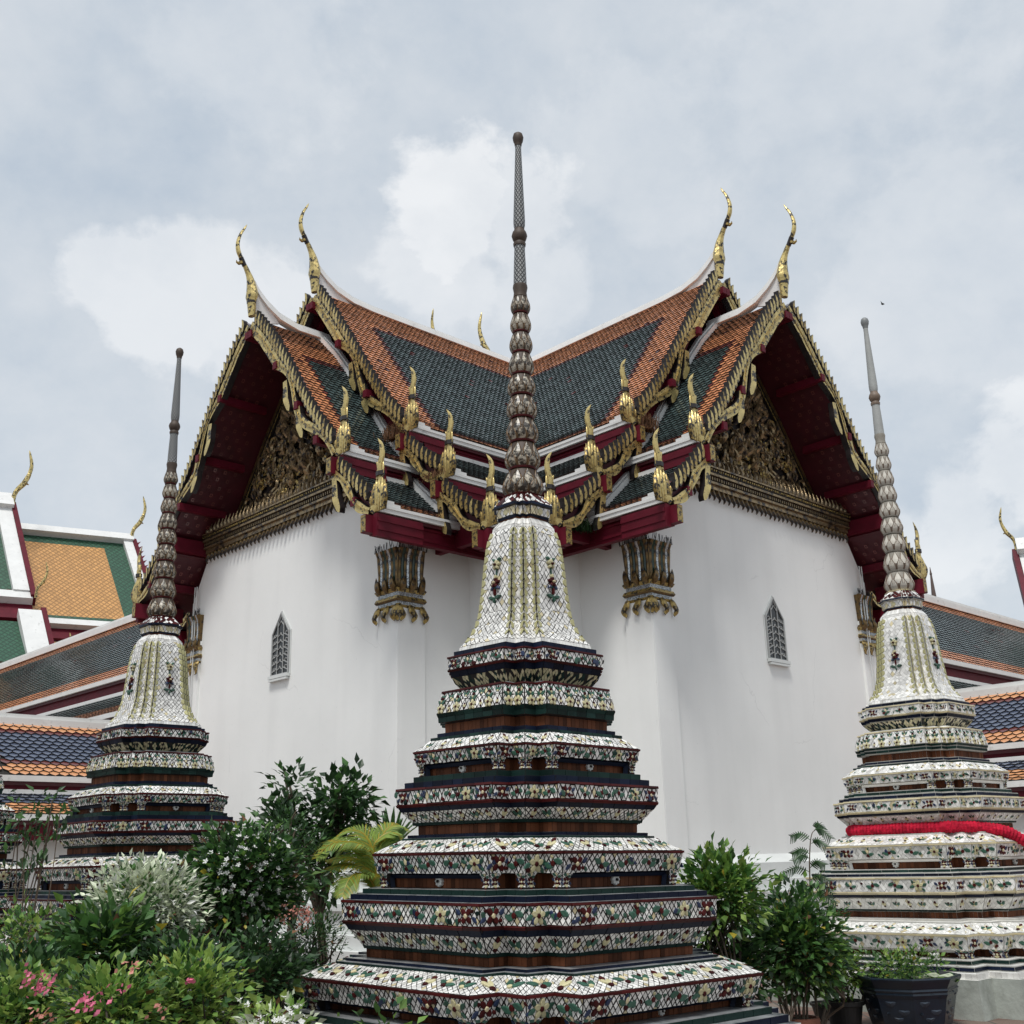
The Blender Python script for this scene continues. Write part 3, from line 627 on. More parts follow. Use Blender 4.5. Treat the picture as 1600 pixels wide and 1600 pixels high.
# pilaster capitals: fluted lotus bundle, beaded bands, hanging leaves
def capital_meshes():
    h = .25                                                # half side of the square plan; centre set in from the corner
    def ringbox(b, z0, z1, h0, h1, m):
        vs = [(x*h0, y*h0, z0) for x, y in ((-1, -1), (1, -1), (1, 1), (-1, 1))] + [(x*h1, y*h1, z1) for x, y in ((-1, -1), (1, -1), (1, 1), (-1, 1))]
        b.add(vs, [(0, 1, 5, 4), (1, 2, 6, 5), (2, 3, 7, 6), (3, 0, 4, 7), (4, 5, 6, 7), (3, 2, 1, 0)], m)
    core = MB(); ringbox(core, .52, 1.13, h-.005, h+.03, 'gold_dark')
    for z0, z1, a, c, m in ((.17, .21, h, h+.02, 'gold_worn'), (.21, .27, h-.02, h-.01, 'mirror_glass'), (.27, .30, h+.03, h+.05, 'gold_dark'), (.30, .35, h+.05, h+.03, 'gold_worn'), (.35, .42, h-.01, h, 'mirror_glass'), (.42, .47, h+.02, h+.05, 'gold_worn'), (.47, .53, h+.05, h, 'gold_dark')): ringbox(core, z0, z1, a, c, m)
    for zc in (.24, .385):
        for i in range(16):
            x = -h + (i+.5)*2*h/16
            for fx in range(2):
                c = (x, h+.01, zc) if fx == 0 else (h+.01, x, zc); core.box(c, (.008, .008, .026), 'mirror_glass')
    tubes = []
    for m in ('gold_dark', 'mirror_glass', 'green_glass'):
        b = MB(); r_ = .036
        b.tube([(0, 0, .5), (0, -.01, .8), (0, .005, 1.02), (0, .03, 1.10), (0, .05, 1.14)], [r_, r_*.95, r_*1.05, r_*1.3, r_*1.2], m, 7, up=(1, 0, 0)); tubes.append(smooth_by_angle(b.mesh('reed')))
    b = MB(); b.tube(catmull([(0, 0, .45), (.02, .06, .53), (-.015, .05, .62), (.0, .07, .70)], 3), [.06, .065, .066, .06, .055, .05, .04, .03, .018, .004], 'gold_dark', 7, sy=.6, up=(0, 1, 0)); curl = smooth_by_angle(b.mesh('leaf_curl'))
    b = MB(); b.tube(catmull([(0, -.01, .2), (.03, .05, .12), (-.03, .055, .04), (.0, .03, -.03), (.02, .05, -.07)], 3), [.055, .062, .066, .06, .052, .05, .05, .045, .038, .03, .02, .012, .004], 'gold_worn', 7, sy=.6, up=(0, 1, 0)); leaf = smooth_by_angle(b.mesh('hanging_leaf'))
    b = MB()
    for i in range(46):
        x = random.uniform(-h-.05, h+.05); f = i % 2; z = 1.12
        q = Vector((x, h+.06, z) if f else (h+.06, x, z)); b.tube([q, q + Vector((random.uniform(-.03, .03), random.uniform(-.03, .03), random.uniform(.09, .14)))], .005, 'lacquer', 4)
    return core.mesh('capital'), tubes, curl, leaf, b.mesh('bird_spikes'), h
CORE, TUBES, CURL, LEAFH, SPIKES, CH = capital_meshes()
for Mx in (ML, MR):
    for sg in (1, -1):
        Fl = Mx @ Matrix.Scale(sg, 4, (1, 0, 0)) @ Matrix.Translation((WC+.05-CH, OW+.05-CH, 5.28))
        cap = put('capital', CORE, hall, Fl)
        for face in range(2):
            Rt = Matrix.Identity(4) if face == 0 else Matrix(((0, 1, 0, 0), (1, 0, 0, 0), (0, 0, 1, 0), (0, 0, 0, 1)))
            n = 9
            for i in range(n):
                x = -CH + (i+.5)*2*CH/n; kk = (0, 1, 0, 2, 0, 1, 0, 2, 0)[i]
                put('reed', TUBES[kk], cap, Fl @ Rt @ Matrix.Translation((x, CH, 0)))
            for i in range(3): put('leaf_curl', CURL, cap, Fl @ Rt @ Matrix.Translation((-CH + (i+.25)*2*CH/2.6, CH+.02, 0)))
            for i in range(3): put('hanging_leaf', LEAFH, cap, Fl @ Rt @ Matrix.Translation((-CH + i*2*CH/2.15, CH+.01, 0)))
        put('bird_spikes', SPIKES, cap, Fl)
        b = put('hanging_leaf', LEAFH, cap, Fl @ Matrix.Translation((CH, CH, 0)) @ Matrix.Rotation(R(-45), 4, 'Z'))
# pointed slit windows
def window():
    hw, z0, zs, zt = .27, 4.84, 5.58, 5.95
    pent = [(-hw, z0), (hw, z0), (hw, zs), (0, zt), (-hw, zs)]
    g = MB(); g.prism(pent, OW+.004, OW+.012, 'window_dark'); glass = g.mesh('window')
    f = MB(); path = pent + [pent[0]]
    for a, b_ in zip(path, path[1:]): f.strip([a, b_], .022, OW+.004, OW+.035, 'grille'); f.strip([(a[0]*1.14, (a[1]-5.35)*1.05+5.35), (b_[0]*1.14, (b_[1]-5.35)*1.05+5.35)], .03, OW+.003, OW+.014, 'plaster_trim')
    fr = f.mesh('frame')
    s = MB(); s.b2(-hw-.04, hw+.04, OW+.003, OW+.07, z0-.065, z0-.01, 'plaster_trim'); s.b2(-hw-.02, hw+.02, OW+.003, OW+.07, z0-.11, z0-.075, 'plaster_trim'); sill = s.mesh('sill')
    bars = []
    for x in (-.095, .095):
        b = MB(); b.strip([(x, z0), (x, zs + (hw-abs(x))/hw*(zt-zs)*.95)], .013, OW+.014, OW+.03, 'grille'); bars.append(b.mesh('grille_bar'))
    b = MB()
    for i in range(6):
        z = z0 + .06 + i*.12
        for x0, x1 in ((-.095, .095),):
            b.strip([(x0, z+.02), (-.02, z+.05), (0, z+.09)], .011, OW+.014, OW+.028, 'grille'); b.strip([(x1, z+.02), (.02, z+.05), (0, z+.09)], .011, OW+.014, OW+.028, 'grille')
        for sg in (-1, 1):
            P = spiral((sg*.185, z+.05), .045, .9, .5, sg, OW+.02); b.strip([(p[0], p[2]) for p in P], .010, OW+.014, OW+.028, 'grille')
            b.strip([(sg*.255, z), (sg*.1, z+.06)], .013, OW+.014, OW+.027, 'grille')
    for z, w in ((zs+.12, .1), (zs+.22, .06)): b.strip([(-w, z), (0, z+.1), (w, z)], .011, OW+.014, OW+.028, 'grille')
    scroll = b.mesh('grille_scroll')
    for Mx in (ML, MR):
        o = put('window', glass, hall, Mx); put('frame', fr, o, Mx); put('sill', sill, o, Mx); put('grille_scroll', scroll, o, Mx)
        for q in bars: put('grille_bar', q, o, Mx)
window()
def pipes():
    b = MB()
    for x in (-WC+.22, -WC+.30): b.tube([(x, OW+.09, 1.5), (x, OW+.09, 7.0)], .012, 'pipe', 6)
    me = b.mesh('conduit')
    for Mx in (ML, MR): put('conduit', me, hall, Mx)
pipes()
# dry tufts rooted on the gable ends
def tuft(name, label, Mx, o, w, z, h, n, mt, seed):
    rn = random.Random(seed); b = MB()
    for i in range(n):
        x, y = rn.gauss(0, .12), rn.gauss(0, .06); a = rn.uniform(-.6, .6); l = h*rn.uniform(.5, 1)
        p = [Vector((w+x, o+y, z)), Vector((w+x+a*l*.35, o+y+rn.uniform(-.06, .06), z+l*.6)), Vector((w+x+a*l*.9, o+y+rn.uniform(-.1, .1), z+l*(.75 if rn.random() < .6 else .4)))]
        t = Vector((0, .007, 0)) if i % 2 else Vector((.007, 0, 0))
        b.add([p[0]-t, p[0]+t, p[1]+t, p[1]-t, p[2]], [(0, 1, 2, 3), (3, 2, 4)], mt)
    o_ = b.build(name, None, Mx); tag(o_, label, 'plant'); return o_
tuft('roof_grass', 'dry brown grass tuft growing on the left rear gable edge', ML, OR_+.03, 2.62, 8.62, .42, 240, 'grass_dry', 3)
tuft('roof_grass', 'dry brown grass tuft growing on the right rear gable edge', MR, OR_+.03, 2.62, 8.62, .42, 240, 'grass_dry', 4)
tuft('roof_grass', 'short rusty grass tuft on the left middle gable end', ML, OR_+.03, 3.72, 7.6, .2, 120, 'grass_dry', 5)
tuft('roof_fern', 'dark green fern clump hanging under the right inner eave', MR, 5.6, 4.3, 6.55, .3, 160, 'leaf_dark', 6)
# ------------------------------------------------------------------ mosaic stupas
D_C = 8.4
def unproj_level(y, half, d=D_C):
    r = ray(817, y); k = d/math.hypot(r.x, r.y); P = CAM + r*k
    return P.z, half*(P - CAM).dot(fw)/F_PX
PROF = [  # photo row, half width in the photo, kind of surface down to the next level
 (776, 22, 'maroon'), (780, 30, 'collar'), (796, 45, 'navy'), (800, 45.5, 'under'), (801, 41, 'small'), (814, 40, 'navy'), (817, 36, 'brown'), (820, 37, 'white'), (831, 47, 'white'),
 (835, 47.5, 'bell'), (844, 52, 'bell'), (858, 56.5, 'bell'), (890, 61, 'bell'), (927, 65, 'bell'), (965, 70.5, 'bell'), (984, 76.5, 'bell'), (1002, 86.5, 'bell'), (1015, 100, 'rim'), (1021.5, 101.5, 'top'),
 (1022, 109, 'navy'), (1030, 109, 'top'), (1031, 118, 'maroon'), (1033.5, 118.5, 'band'), (1050, 118.5, 'maroon'), (1053, 117, 'navy'), (1062, 113, 'inv'), (1078.5, 96, 'top'), (1084, 127, 'maroon'), (1087, 127.5, 'lotus'), (1101, 133, 'lotus'),
 (1118, 137, 'green'), (1124, 134.5, 'green'), (1132, 134, 'under'), (1133, 124, 'brown'), (1148, 124, 'top'), (1148.5, 136, 'navy'), (1155, 136, 'top'), (1155.5, 146, 'green'), (1160.5, 146.5, 'slope'), (1177, 172, 'maroon'), (1180, 172, 'band'), (1197, 168.5, 'under'),
 (1197.5, 150, 'recess'), (1215, 150, 'top'), (1215.5, 173, 'green'), (1224, 173, 'top'), (1224.5, 186, 'navy'), (1234, 186, 'top'), (1234.5, 198, 'maroon'), (1238, 199, 'band'), (1258, 199, 'maroon'), (1262, 197, 'navy'), (1269, 192, 'inv'), (1285, 176, 'green'), (1289.5, 174, 'under'), (1290, 167, 'brown'), (1304, 167, 'top'),
 (1304.5, 183, 'navy'), (1309, 183, 'top'), (1309.5, 192, 'green'), (1313, 192.5, 'slope'), (1332, 235, 'maroon'), (1335.5, 235, 'band'), (1362, 229, 'under'), (1362.5, 206, 'recess'), (1384, 206, 'top'), (1384.5, 251, 'green'), (1392, 251, 'top'), (1392.5, 269, 'navy'), (1400.5, 269, 'top'),
 (1401, 282, 'maroon'), (1405, 282.5, 'band'), (1432, 282.5, 'maroon'), (1436.5, 279, 'navy'), (1446, 272, 'inv'), (1470, 253, 'green'), (1475, 250, 'under'), (1475.5, 247, 'brown'), (1489, 247, 'top'), (1489.5, 277, 'navy'), (1493.5, 277, 'top'), (1494, 292, 'green'), (1498, 292.5, 'slope'), (1516, 348, 'maroon'), (1520, 348, 'band'), (1548, 340, 'under'),
 (1548.5, 306, 'recess'), (1566, 306, 'top'), (1566.5, 361, 'green'), (1577, 361, 'top'), (1577.5, 385, 'navy'), (1589, 385, 'top'), (1589.5, 402, 'whiterow'), (1601, 402, 'top'), (1601.5, 408, 'plinth')]
LEVELS = [(unproj_level(y, h) + (k,)) for y, h, k in PROF]
Z_BOT = LEVELS[-1][0]
def ring(W, z, k):
    s = W/(math.sqrt(2)*(1-k)); r = k*s; out = []
    for q in range(4):
        c, sn = math.cos(q*math.pi/2), math.sin(q*math.pi/2)
        for x, y in ((s, s-2*r), (s-r, s-2*r), (s-r, s-r), (s-2*r, s-r), (s-2*r, s)):
            a, b = x*c - y*sn, x*sn + y*c
            # turn by 45 deg so that a redented corner faces the viewer (-y)
            out.append(Vector((a*S2 - b*S2, a*S2 + b*S2, z)))
    return out
CONVEX = (0, 2, 4)
def kz(z): return interp([(0, .165), (LEVELS[-40][0], .185), (2.9, .20), (3.4, .22), (9, .22)], z)
def facets(l0, l1):                        # l0 below, l1 above
    a = ring(l0[1], l0[0], kz(l0[0])); b = ring(l1[1], l1[0], kz(l1[0])); n = len(a)
    return [(a[i], a[(i+1) % n], b[(i+1) % n], b[i], i % 5) for i in range(n)]
def fmap(f, u, v): return (f[0].lerp(f[1], u)).lerp(f[3].lerp(f[2], u), v)
def fnorm(f):
    n = (f[1]-f[0]).cross(f[3]-f[0])
    if n.length < 1e-9: n = (f[1]-f[0]).cross(f[2]-f[1])
    return n.normalized()
def lattice(b, f, dx, dy, mats, rn, gap=.10, off=.004):
    L = ((f[1]-f[0]).length + (f[2]-f[3]).length)/2; H = ((f[3]-f[0]).length + (f[2]-f[1]).length)/2
    nx, ny = max(1, round(L/dx)), max(1, round(H/dy)); n = fnorm(f)
    for i in range(2*nx+1):
        for j in range(2*ny+1):
            if (i+j) % 2: continue
            q = []
            for a, c in ((i-1, j), (i, j-1), (i+1, j), (i, j+1)):
                a = min(max(a, 0), 2*nx); c = min(max(c, 0), 2*ny)
                if (a, c) not in q: q.append((a, c))
            if len(q) < 3: continue
            cx = sum(a for a, c in q)/len(q); cy = sum(c for a, c in q)/len(q); jx, jy, gg = rn.uniform(-.07, .07), rn.uniform(-.07, .07), gap*rn.uniform(.75, 1.35)
            vs = []
            for a, c in q:
                a = min(max(cx + jx + (a-cx)*(1-gg) + rn.uniform(-.05, .05), 0), 2*nx); c = min(max(cy + jy + (c-cy)*(1-gg) + rn.uniform(-.05, .05), 0), 2*ny)
                vs.append(fmap(f, a/(2*nx), c/(2*ny)) + n*(off + rn.uniform(-.0015, .0015)))
            b.add(vs, [tuple(range(len(vs)))], mats if isinstance(mats, str) else rn.choice(mats))
def rows(b, f, dx, m, rn, off=.005, gap=.004, emit=None, ny=1):
    L = (f[1]-f[0]).length; nx = max(1, round(L/dx)); n = fnorm(f)
    for i in range(nx):
        for j in range(ny):
            g = gap/max(L, .01)/2; g2 = .04/ny
            q = [fmap(f, i/nx+g, j/ny+g2), fmap(f, (i+1)/nx-g, j/ny+g2), fmap(f, (i+1)/nx-g, (j+1)/ny-g2), fmap(f, i/nx+g, (j+1)/ny-g2)]
            h = off + rn.uniform(-.0015, .002)
            if emit is not None: emit(q, n, h, m); continue
            vs = q + [p + n*h for p in q]
            b.add(vs, [(4, 5, 6, 7), (0, 1, 5, 4), (1, 2, 6, 5), (2, 3, 7, 6), (3, 0, 4, 7)], m)
# ceramic flower motifs, local x-y in the tile plane, z outwards
def disc(b, x, y, rx, ry, rot, m, h=.010, n=8, pt=0.0):
    h *= 9 if h < .03 else 1
    vs = []; c, s = math.cos(rot), math.sin(rot)
    for lev, k in ((0.0, 1.0), (h*.8, .96), (h, .7)):
        for i in range(n):
            a = 2*math.pi*i/n; px, py = rx*math.cos(a)*k, ry*math.sin(a)*k
            if pt: py *= 1 - pt*max(0, math.cos(a))
            vs.append((x + px*c - py*s, y + px*s + py*c, lev))
    fs = [(l*n+i, l*n+(i+1) % n, (l+1)*n+(i+1) % n, (l+1)*n+i) for l in (0, 1) for i in range(n)] + [tuple(2*n+i for i in range(n))]
    b.add(vs, fs, m)
def flower(b, x, y, r, petals, mp, mc, rot=0.0):
    for i in range(petals):
        a = rot + 2*math.pi*i/petals; disc(b, x + .58*r*math.cos(a), y + .58*r*math.sin(a), .44*r, .31*r, a, mp, pt=-.0)
    disc(b, x, y, .27*r, .27*r, 0, mc, .016)
def leaf2(b, x, y, r, a, m): disc(b, x, y, r, r*.55, a, m, .008, 8, .55)
def motif_set(pal):
    G, Bl, Mr, Y, C = pal; out = {}
    def mk(name, fn): b = MB(); fn(b); out[name] = b.mesh('ceramic_' + name)
    mk('rosette', lambda b: (flower(b, 0, 0, .5, 5, Y, Mr, .3), leaf2(b, -.62, .12, .26, 2.6, G), leaf2(b, .62, -.12, .26, -.5, G), leaf2(b, .55, .3, .2, .9, G), leaf2(b, -.5, -.32, .2, -2.3, G)))
    mk('cross', lambda b: (flower(b, 0, 0, .5, 4, Mr, C, .785), leaf2(b, -.66, .2, .24, 2.4, Bl), leaf2(b, .66, -.2, .24, -.7, Bl), disc(b, -.55, -.22, .12, .1, .5, Mr), disc(b, .5, .25, .12, .1, .5, Mr)))
    mk('spray', lambda b: (leaf2(b, -.35, .1, .3, 2.7, G), leaf2(b, .35, -.1, .3, .2, G), disc(b, 0, .18, .14, .2, 0, C), disc(b, 0, -.22, .16, .13, 0, Mr), leaf2(b, .1, .4, .16, 1.2, G)))
    mk('bud', lambda b: (disc(b, 0, .32, .14, .18, 0, Mr), disc(b, -.12, .0, .13, .24, .5, Y), disc(b, .12, .0, .13, .24, -.5, Y), disc(b, 0, -.3, .16, .13, 0, Mr)))
    mk('sprig', lambda b: (leaf2(b, -.26, .05, .32, 2.3, G), leaf2(b, .26, .05, .32, .84, G), disc(b, 0, -.2, .15, .12, 0, Y), disc(b, 0, .25, .08, .14, 0, Mr)))
    mk('plant', lambda b: (flower(b, 0, -.1, .34, 5, Y, Mr, .3), leaf2(b, -.18, .34, .2, 2.4, G), leaf2(b, .18, .34, .2, .7, G), disc(b, 0, .55, .1, .13, 0, Mr), disc(b, 0, .4, .07, .1, 0, Y)))
    mk('tulip', lambda b: (disc(b, 0, .42, .1, .14, 0, Mr), leaf2(b, -.2, .12, .22, 2.4, G), leaf2(b, .2, .12, .22, .7, G), disc(b, 0, -.22, .13, .16, 0, Mr)))
    mk('stem', lambda b: (disc(b, 0, .1, .014, .6, 0, G, .005), flower(b, 0, .52, .13, 5, Y, Mr, .3), flower(b, 0, .05, .14, 5, Mr, C, .3), leaf2(b, -.1, -.08, .08, -2.5, Bl), leaf2(b, .1, -.08, .08, -.6, Bl), disc(b, 0, -.2, .018, .1, 0, Mr), leaf2(b, -.13, -.33, .1, 2.9, G), leaf2(b, .13, -.33, .1, .24, G), disc(b, 0, -.42, .02, .06, 0, G), disc(b, 0, .2, .04, .06, 0, Y), disc(b, -.1, .66, .03, .05, .6, G), disc(b, .1, .66, .03, .05, -.6, G)))
    mk('leafpair', lambda b: (leaf2(b, -.4, .1, .34, .3, G), leaf2(b, .4, -.1, .34, .3, G), disc(b, 0, 0, .16, .16, 0, Mr), disc(b, 0, .35, .1, .1, 0, Y)))
    mk('disc', lambda b: disc(b, 0, 0, .5, .5, 0, Y, .012, 12))
    mk('half_disc', lambda b: b.add([(0, -.47, 0), (.34, -.39, 0), (.54, -.17, 0), (.54, .17, 0), (.34, .39, 0), (0, .47, 0), (.0, -.43, .11), (.29, -.34, .10), (.47, -.14, .08), (.47, .14, .08), (.29, .34, .10), (.0, .43, .11)], [(6, 7, 8, 9, 10, 11)] + [(i, i+1, i+7, i+6) for i in range(5)], 'glaze_olive'))
    mk('boss', lambda b: (flower(b, 0, 0, .5, 8, 'petal_white', 'grout', 0), flower(b, 0, 0, .3, 6, 'petal_white', 'petal_white', .3)))
    return out
MOT_D = motif_set(('glaze_leaf', 'glaze_blue', 'glaze_maroon', 'glaze_yellow', 'mosaic_cream'))
UNIT = MB(); UNIT.b2(-.5, .5, -.5, .5, 0, 1, 'glaze_navy'); TILE_N = UNIT.mesh('glazed_tile')
UNIT = MB(); UNIT.b2(-.5, .5, -.5, .5, 0, 1, 'glaze_green'); TILE_G = UNIT.mesh('glazed_tile')
def make_stupa(name, label, M, style, detail, seed):
    rn = random.Random(seed); dark = style == 'dark'
    root = thing(name, label, 'stupa', M, 'mosaic stupas in the courtyard')
    zb = -0.0
    gro = 'grout' if dark else 'grout_pale'
    white = ['mosaic_white']*16 + ['mosaic_cream'] if dark else ['mosaic_white']*14 + ['mosaic_cream']
    body = MB(); tiles = MB(); bands = MB(); loose = MB(); parts = []
    state = {'tiles': 0}
    def vis(f): return fnorm(f).dot(Vector((0, -1, 0))) > .2
    def frame(f, u, v, size, spin=0.0, flip=1):
        n = fnorm(f); x = (f[1]-f[0]).normalized(); y = n.cross(x).normalized(); p = fmap(f, u, v) + n*.004
        return Matrix(((x.x*flip, y.x, n.x, p.x), (x.y*flip, y.y, n.y, p.y), (x.z*flip, y.z, n.z, p.z), (0, 0, 0, 1))) @ Matrix.Rotation(spin, 4, 'Z') @ Matrix.Scale(size, 4)
    def motif(kind, f, u, v, size, spin=0.0, flip=1, sy=1.0):
        Mx = frame(f, u, v, size, spin, flip)
        if sy != 1: Mx = Mx @ Matrix.Scale(sy, 4, (0, 1, 0))
        me = MOT_D[kind]
        if vis(f) and detail: parts.append(('ceramic_' + kind, me, Mx))
        elif vis(f) or True:
            vs = [Mx @ v_.co for v_ in me.vertices]; k = len(loose.v); loose.v += [tuple(p) for p in vs]
            for p in me.polygons: loose.f.append(tuple(k+i for i in p.vertices)); loose.m.append(loose.mi(me.materials[p.material_index].name))
    def single(f, u, v, r_):
        q = MB(); disc(q, 0, 0, 1, rn.uniform(.5, .8), rn.uniform(0, 6.3), rn.choice(('glaze_leaf', 'glaze_leaf', 'glaze_maroon', 'glaze_blue', 'glaze_green')), .35, 7, rn.choice((0, .5))); Mx = frame(f, u, v, r_); k = len(loose.v); loose.v += [tuple(Mx @ Vector(p)) for p in q.v]
        for p_ in q.f: loose.f.append(tuple(k+i for i in p_)); loose.m.append(loose.mi(q.mats[0]))
    def emit(q, n, h, m):
        c = (q[0]+q[1]+q[2]+q[3])/4; x = ((q[1]-q[0])+(q[2]-q[3]))/2; y = ((q[3]-q[0])+(q[2]-q[1]))/2
        xl, yl = x.length, y.length; x = x/xl; y = n.cross(x)
        Mx = Matrix(((x.x*xl, y.x*yl, n.x*h, c.x), (x.y*xl, y.y*yl, n.y*h, c.y), (x.z*xl, y.z*yl, n.z*h, c.z), (0, 0, 0, 1)))
        parts.append(('glazed_tile', TILE_N if m == 'glaze_navy' else TILE_G, Mx)); state['tiles'] += 1
    zoff = GZ
    LV = [(z - zoff, w, k) for z, w, k in LEVELS] + [(0.0, LEVELS[-1][1]*1.01, 'end')]
    for li in range(len(LV)-2, -1, -1):                     # from the ground up
        up_, lo = LV[li], LV[li+1]; kind = up_[2]
        F = facets(lo, up_); H = abs(up_[0]-lo[0])
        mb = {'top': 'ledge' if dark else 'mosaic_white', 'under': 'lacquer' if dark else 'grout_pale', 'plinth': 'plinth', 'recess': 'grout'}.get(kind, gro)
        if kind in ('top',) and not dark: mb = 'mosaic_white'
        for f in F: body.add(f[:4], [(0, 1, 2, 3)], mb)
        if kind in ('top', 'under', 'plinth'): continue
        prev = 0
        for f in F:
            L = (f[1]-f[0]).length; long_ = L > .3; conv_l = f[4] in CONVEX; Hf = ((f[3]+f[2]-f[0]-f[1])/2).length
            if kind in ('navy', 'green'):
                m = 'glaze_navy' if kind == 'navy' else 'glaze_green'
                if not dark:
                    
                    if Hf > .02:
                        ff = (fmap(f, 0, .16), fmap(f, 1, .16), fmap(f, 1, .84), fmap(f, 0, .84), f[4]); rows(tiles, ff, .14, m, rn)
                else: rows(tiles, f, .105, m, rn, emit=emit if (detail and vis(f) and state['tiles'] < 300 and Hf > .02) else None)
            elif kind == 'maroon': rows(tiles, f, .16, 'glaze_maroon' if dark else 'mosaic_cream', rn, off=.012, gap=.001)
            elif kind in ('brown', 'recess'): rows(tiles, f, .042, 'glaze_brown', rn, off=.004, gap=.003)
            elif kind in ('rim', 'whiterow', 'white'): rows(tiles, f, .03 if kind != 'whiterow' else .05, 'mosaic_white', rn, off=.004, gap=.003, ny=1)
            elif kind == 'collar':
                lattice(bands, f, .05, .06, ['glaze_maroon', 'glaze_maroon', 'mosaic_white'], rn)
            elif kind == 'small':
                lattice(bands, f, .04, .05, ['mosaic_white', 'mosaic_cream'], rn)
                if L > .05: motif('disc', f, .5, .5, .05)
            else:
                dx = .046 if kind == 'bell' else .046; dy = .056 if kind == 'bell' else .064
                if kind == 'slope': dx, dy = .046, .07
                if kind == 'inv' and li < 30: lattice(bands, f, .03, .05, ['glaze_green', 'glaze_yellow', 'grout', 'mosaic_cream'], rn)
                else: lattice(bands, f, dx, dy, white, rn, gap=(.14 if kind == 'slope' else .23) if dark and kind != 'bell' else .13 if dark else .05)
                n = max(1, round(L/(Hf*1.28))) if kind == 'band' else 1
                if kind == 'band':
                    n = max(1, round(L/max(.15, min(.24, Hf*1.9))))
                    for i in range(n):
                        kk = ('cross', 'leafpair', 'rosette', 'leafpair', 'cross', 'rosette', 'spray')[(i*2 + f[4]) % 7] if L > .12 else ('cross' if f[4] % 2 else 'spray')
                        motif(kk, f, (i+.5)/n, .5 + rn.uniform(-.03, .03), Hf*(rn.uniform(.86, 1.05) if L > .12 else .66)*(1 if dark else .88), rn.uniform(-.08, .08), 1 if i % 2 else -1)
                    for i in range(int(L/.075)):                 # single hand-cut leaves and petals filling between the flowers
                        single(f, rn.random(), rn.uniform(.16, .84), rn.uniform(.014, .026)*(1 if dark else .8))
                elif kind == 'inv' and li >= 30:
                    n = max(1, round(L/.13))
                    for i in range(n): motif(('bud', 'sprig')[(i + f[4]) % 2], f, (i+.5)/n, .5, Hf*.8*(1 if dark else .75))
                elif kind == 'slope':
                    n = max(1, round(L/.17))
                    for i in range(n): motif(('bud', 'sprig', 'spray')[(i*2 + f[4]) % 3], f, (i+.5)/n, .48, Hf*.58*(1 if dark else .75), rn.uniform(-.1, .1))
                elif kind == 'lotus':
                    n = max(1, round(L/.085))
                    for i in range(n):
                        if li == LOT: motif('sprig' if i % 2 else 'tulip', f, (i+.5)/n, .5, .065)
                        elif i % 2 == 0: motif('plant', f, (i+.5)/n, .50, .115)
                        else: motif('bud', f, (i+.5)/n, .35, .05)
    # bell ornaments: columns of half-round yellow tiles on the corner edges, flower stems on the faces
    bell = [(LV[i], LV[i+1]) for i in range(len(LV)-1) if LV[i][2] == 'bell']
    zt, z0 = bell[0][0][0], bell[-1][1][0]
    def bell_facet(z):
        for a, b in bell:
            if b[0] <= z <= a[0]: return a, b, (z-b[0])/(a[0]-b[0])
        return bell[-1][0], bell[-1][1], 0
    nd = 14
    for k in range(nd):
        z = z0 + .02 + (zt-z0-.03)*(k+.5)/nd; a, b, t = bell_facet(z); FF = facets(b, a)
        for i, f in enumerate(FF):
            L = (f[1]-f[0]).length; sz = (zt-z0)/nd*1.02
            if f[4] in (0, 2, 4): motif('half_disc', f, 0, t, sz)
            if (f[4]+1) % 5 in (0, 2, 4): motif('half_disc', f, 1, t, sz, 0, -1)
    a, b, t = bell_facet(z0 + (zt-z0)*.5)
    for f in facets(b, a):
        if (f[1]-f[0]).length > .2: motif('stem', f, .5, t, (zt-z0)*.33)
    ex = body.build('body', root, local=True)
    tiles.build('tile_rows', root, local=True, kind='stuff'); bands.build('mosaic_tiles', root, local=True, kind='stuff')
    if loose.f: loose.build('ceramic_pieces', root, local=True, kind='stuff')
    for nm, me, Mx in parts: put(nm, me, root, Mx, local=True)
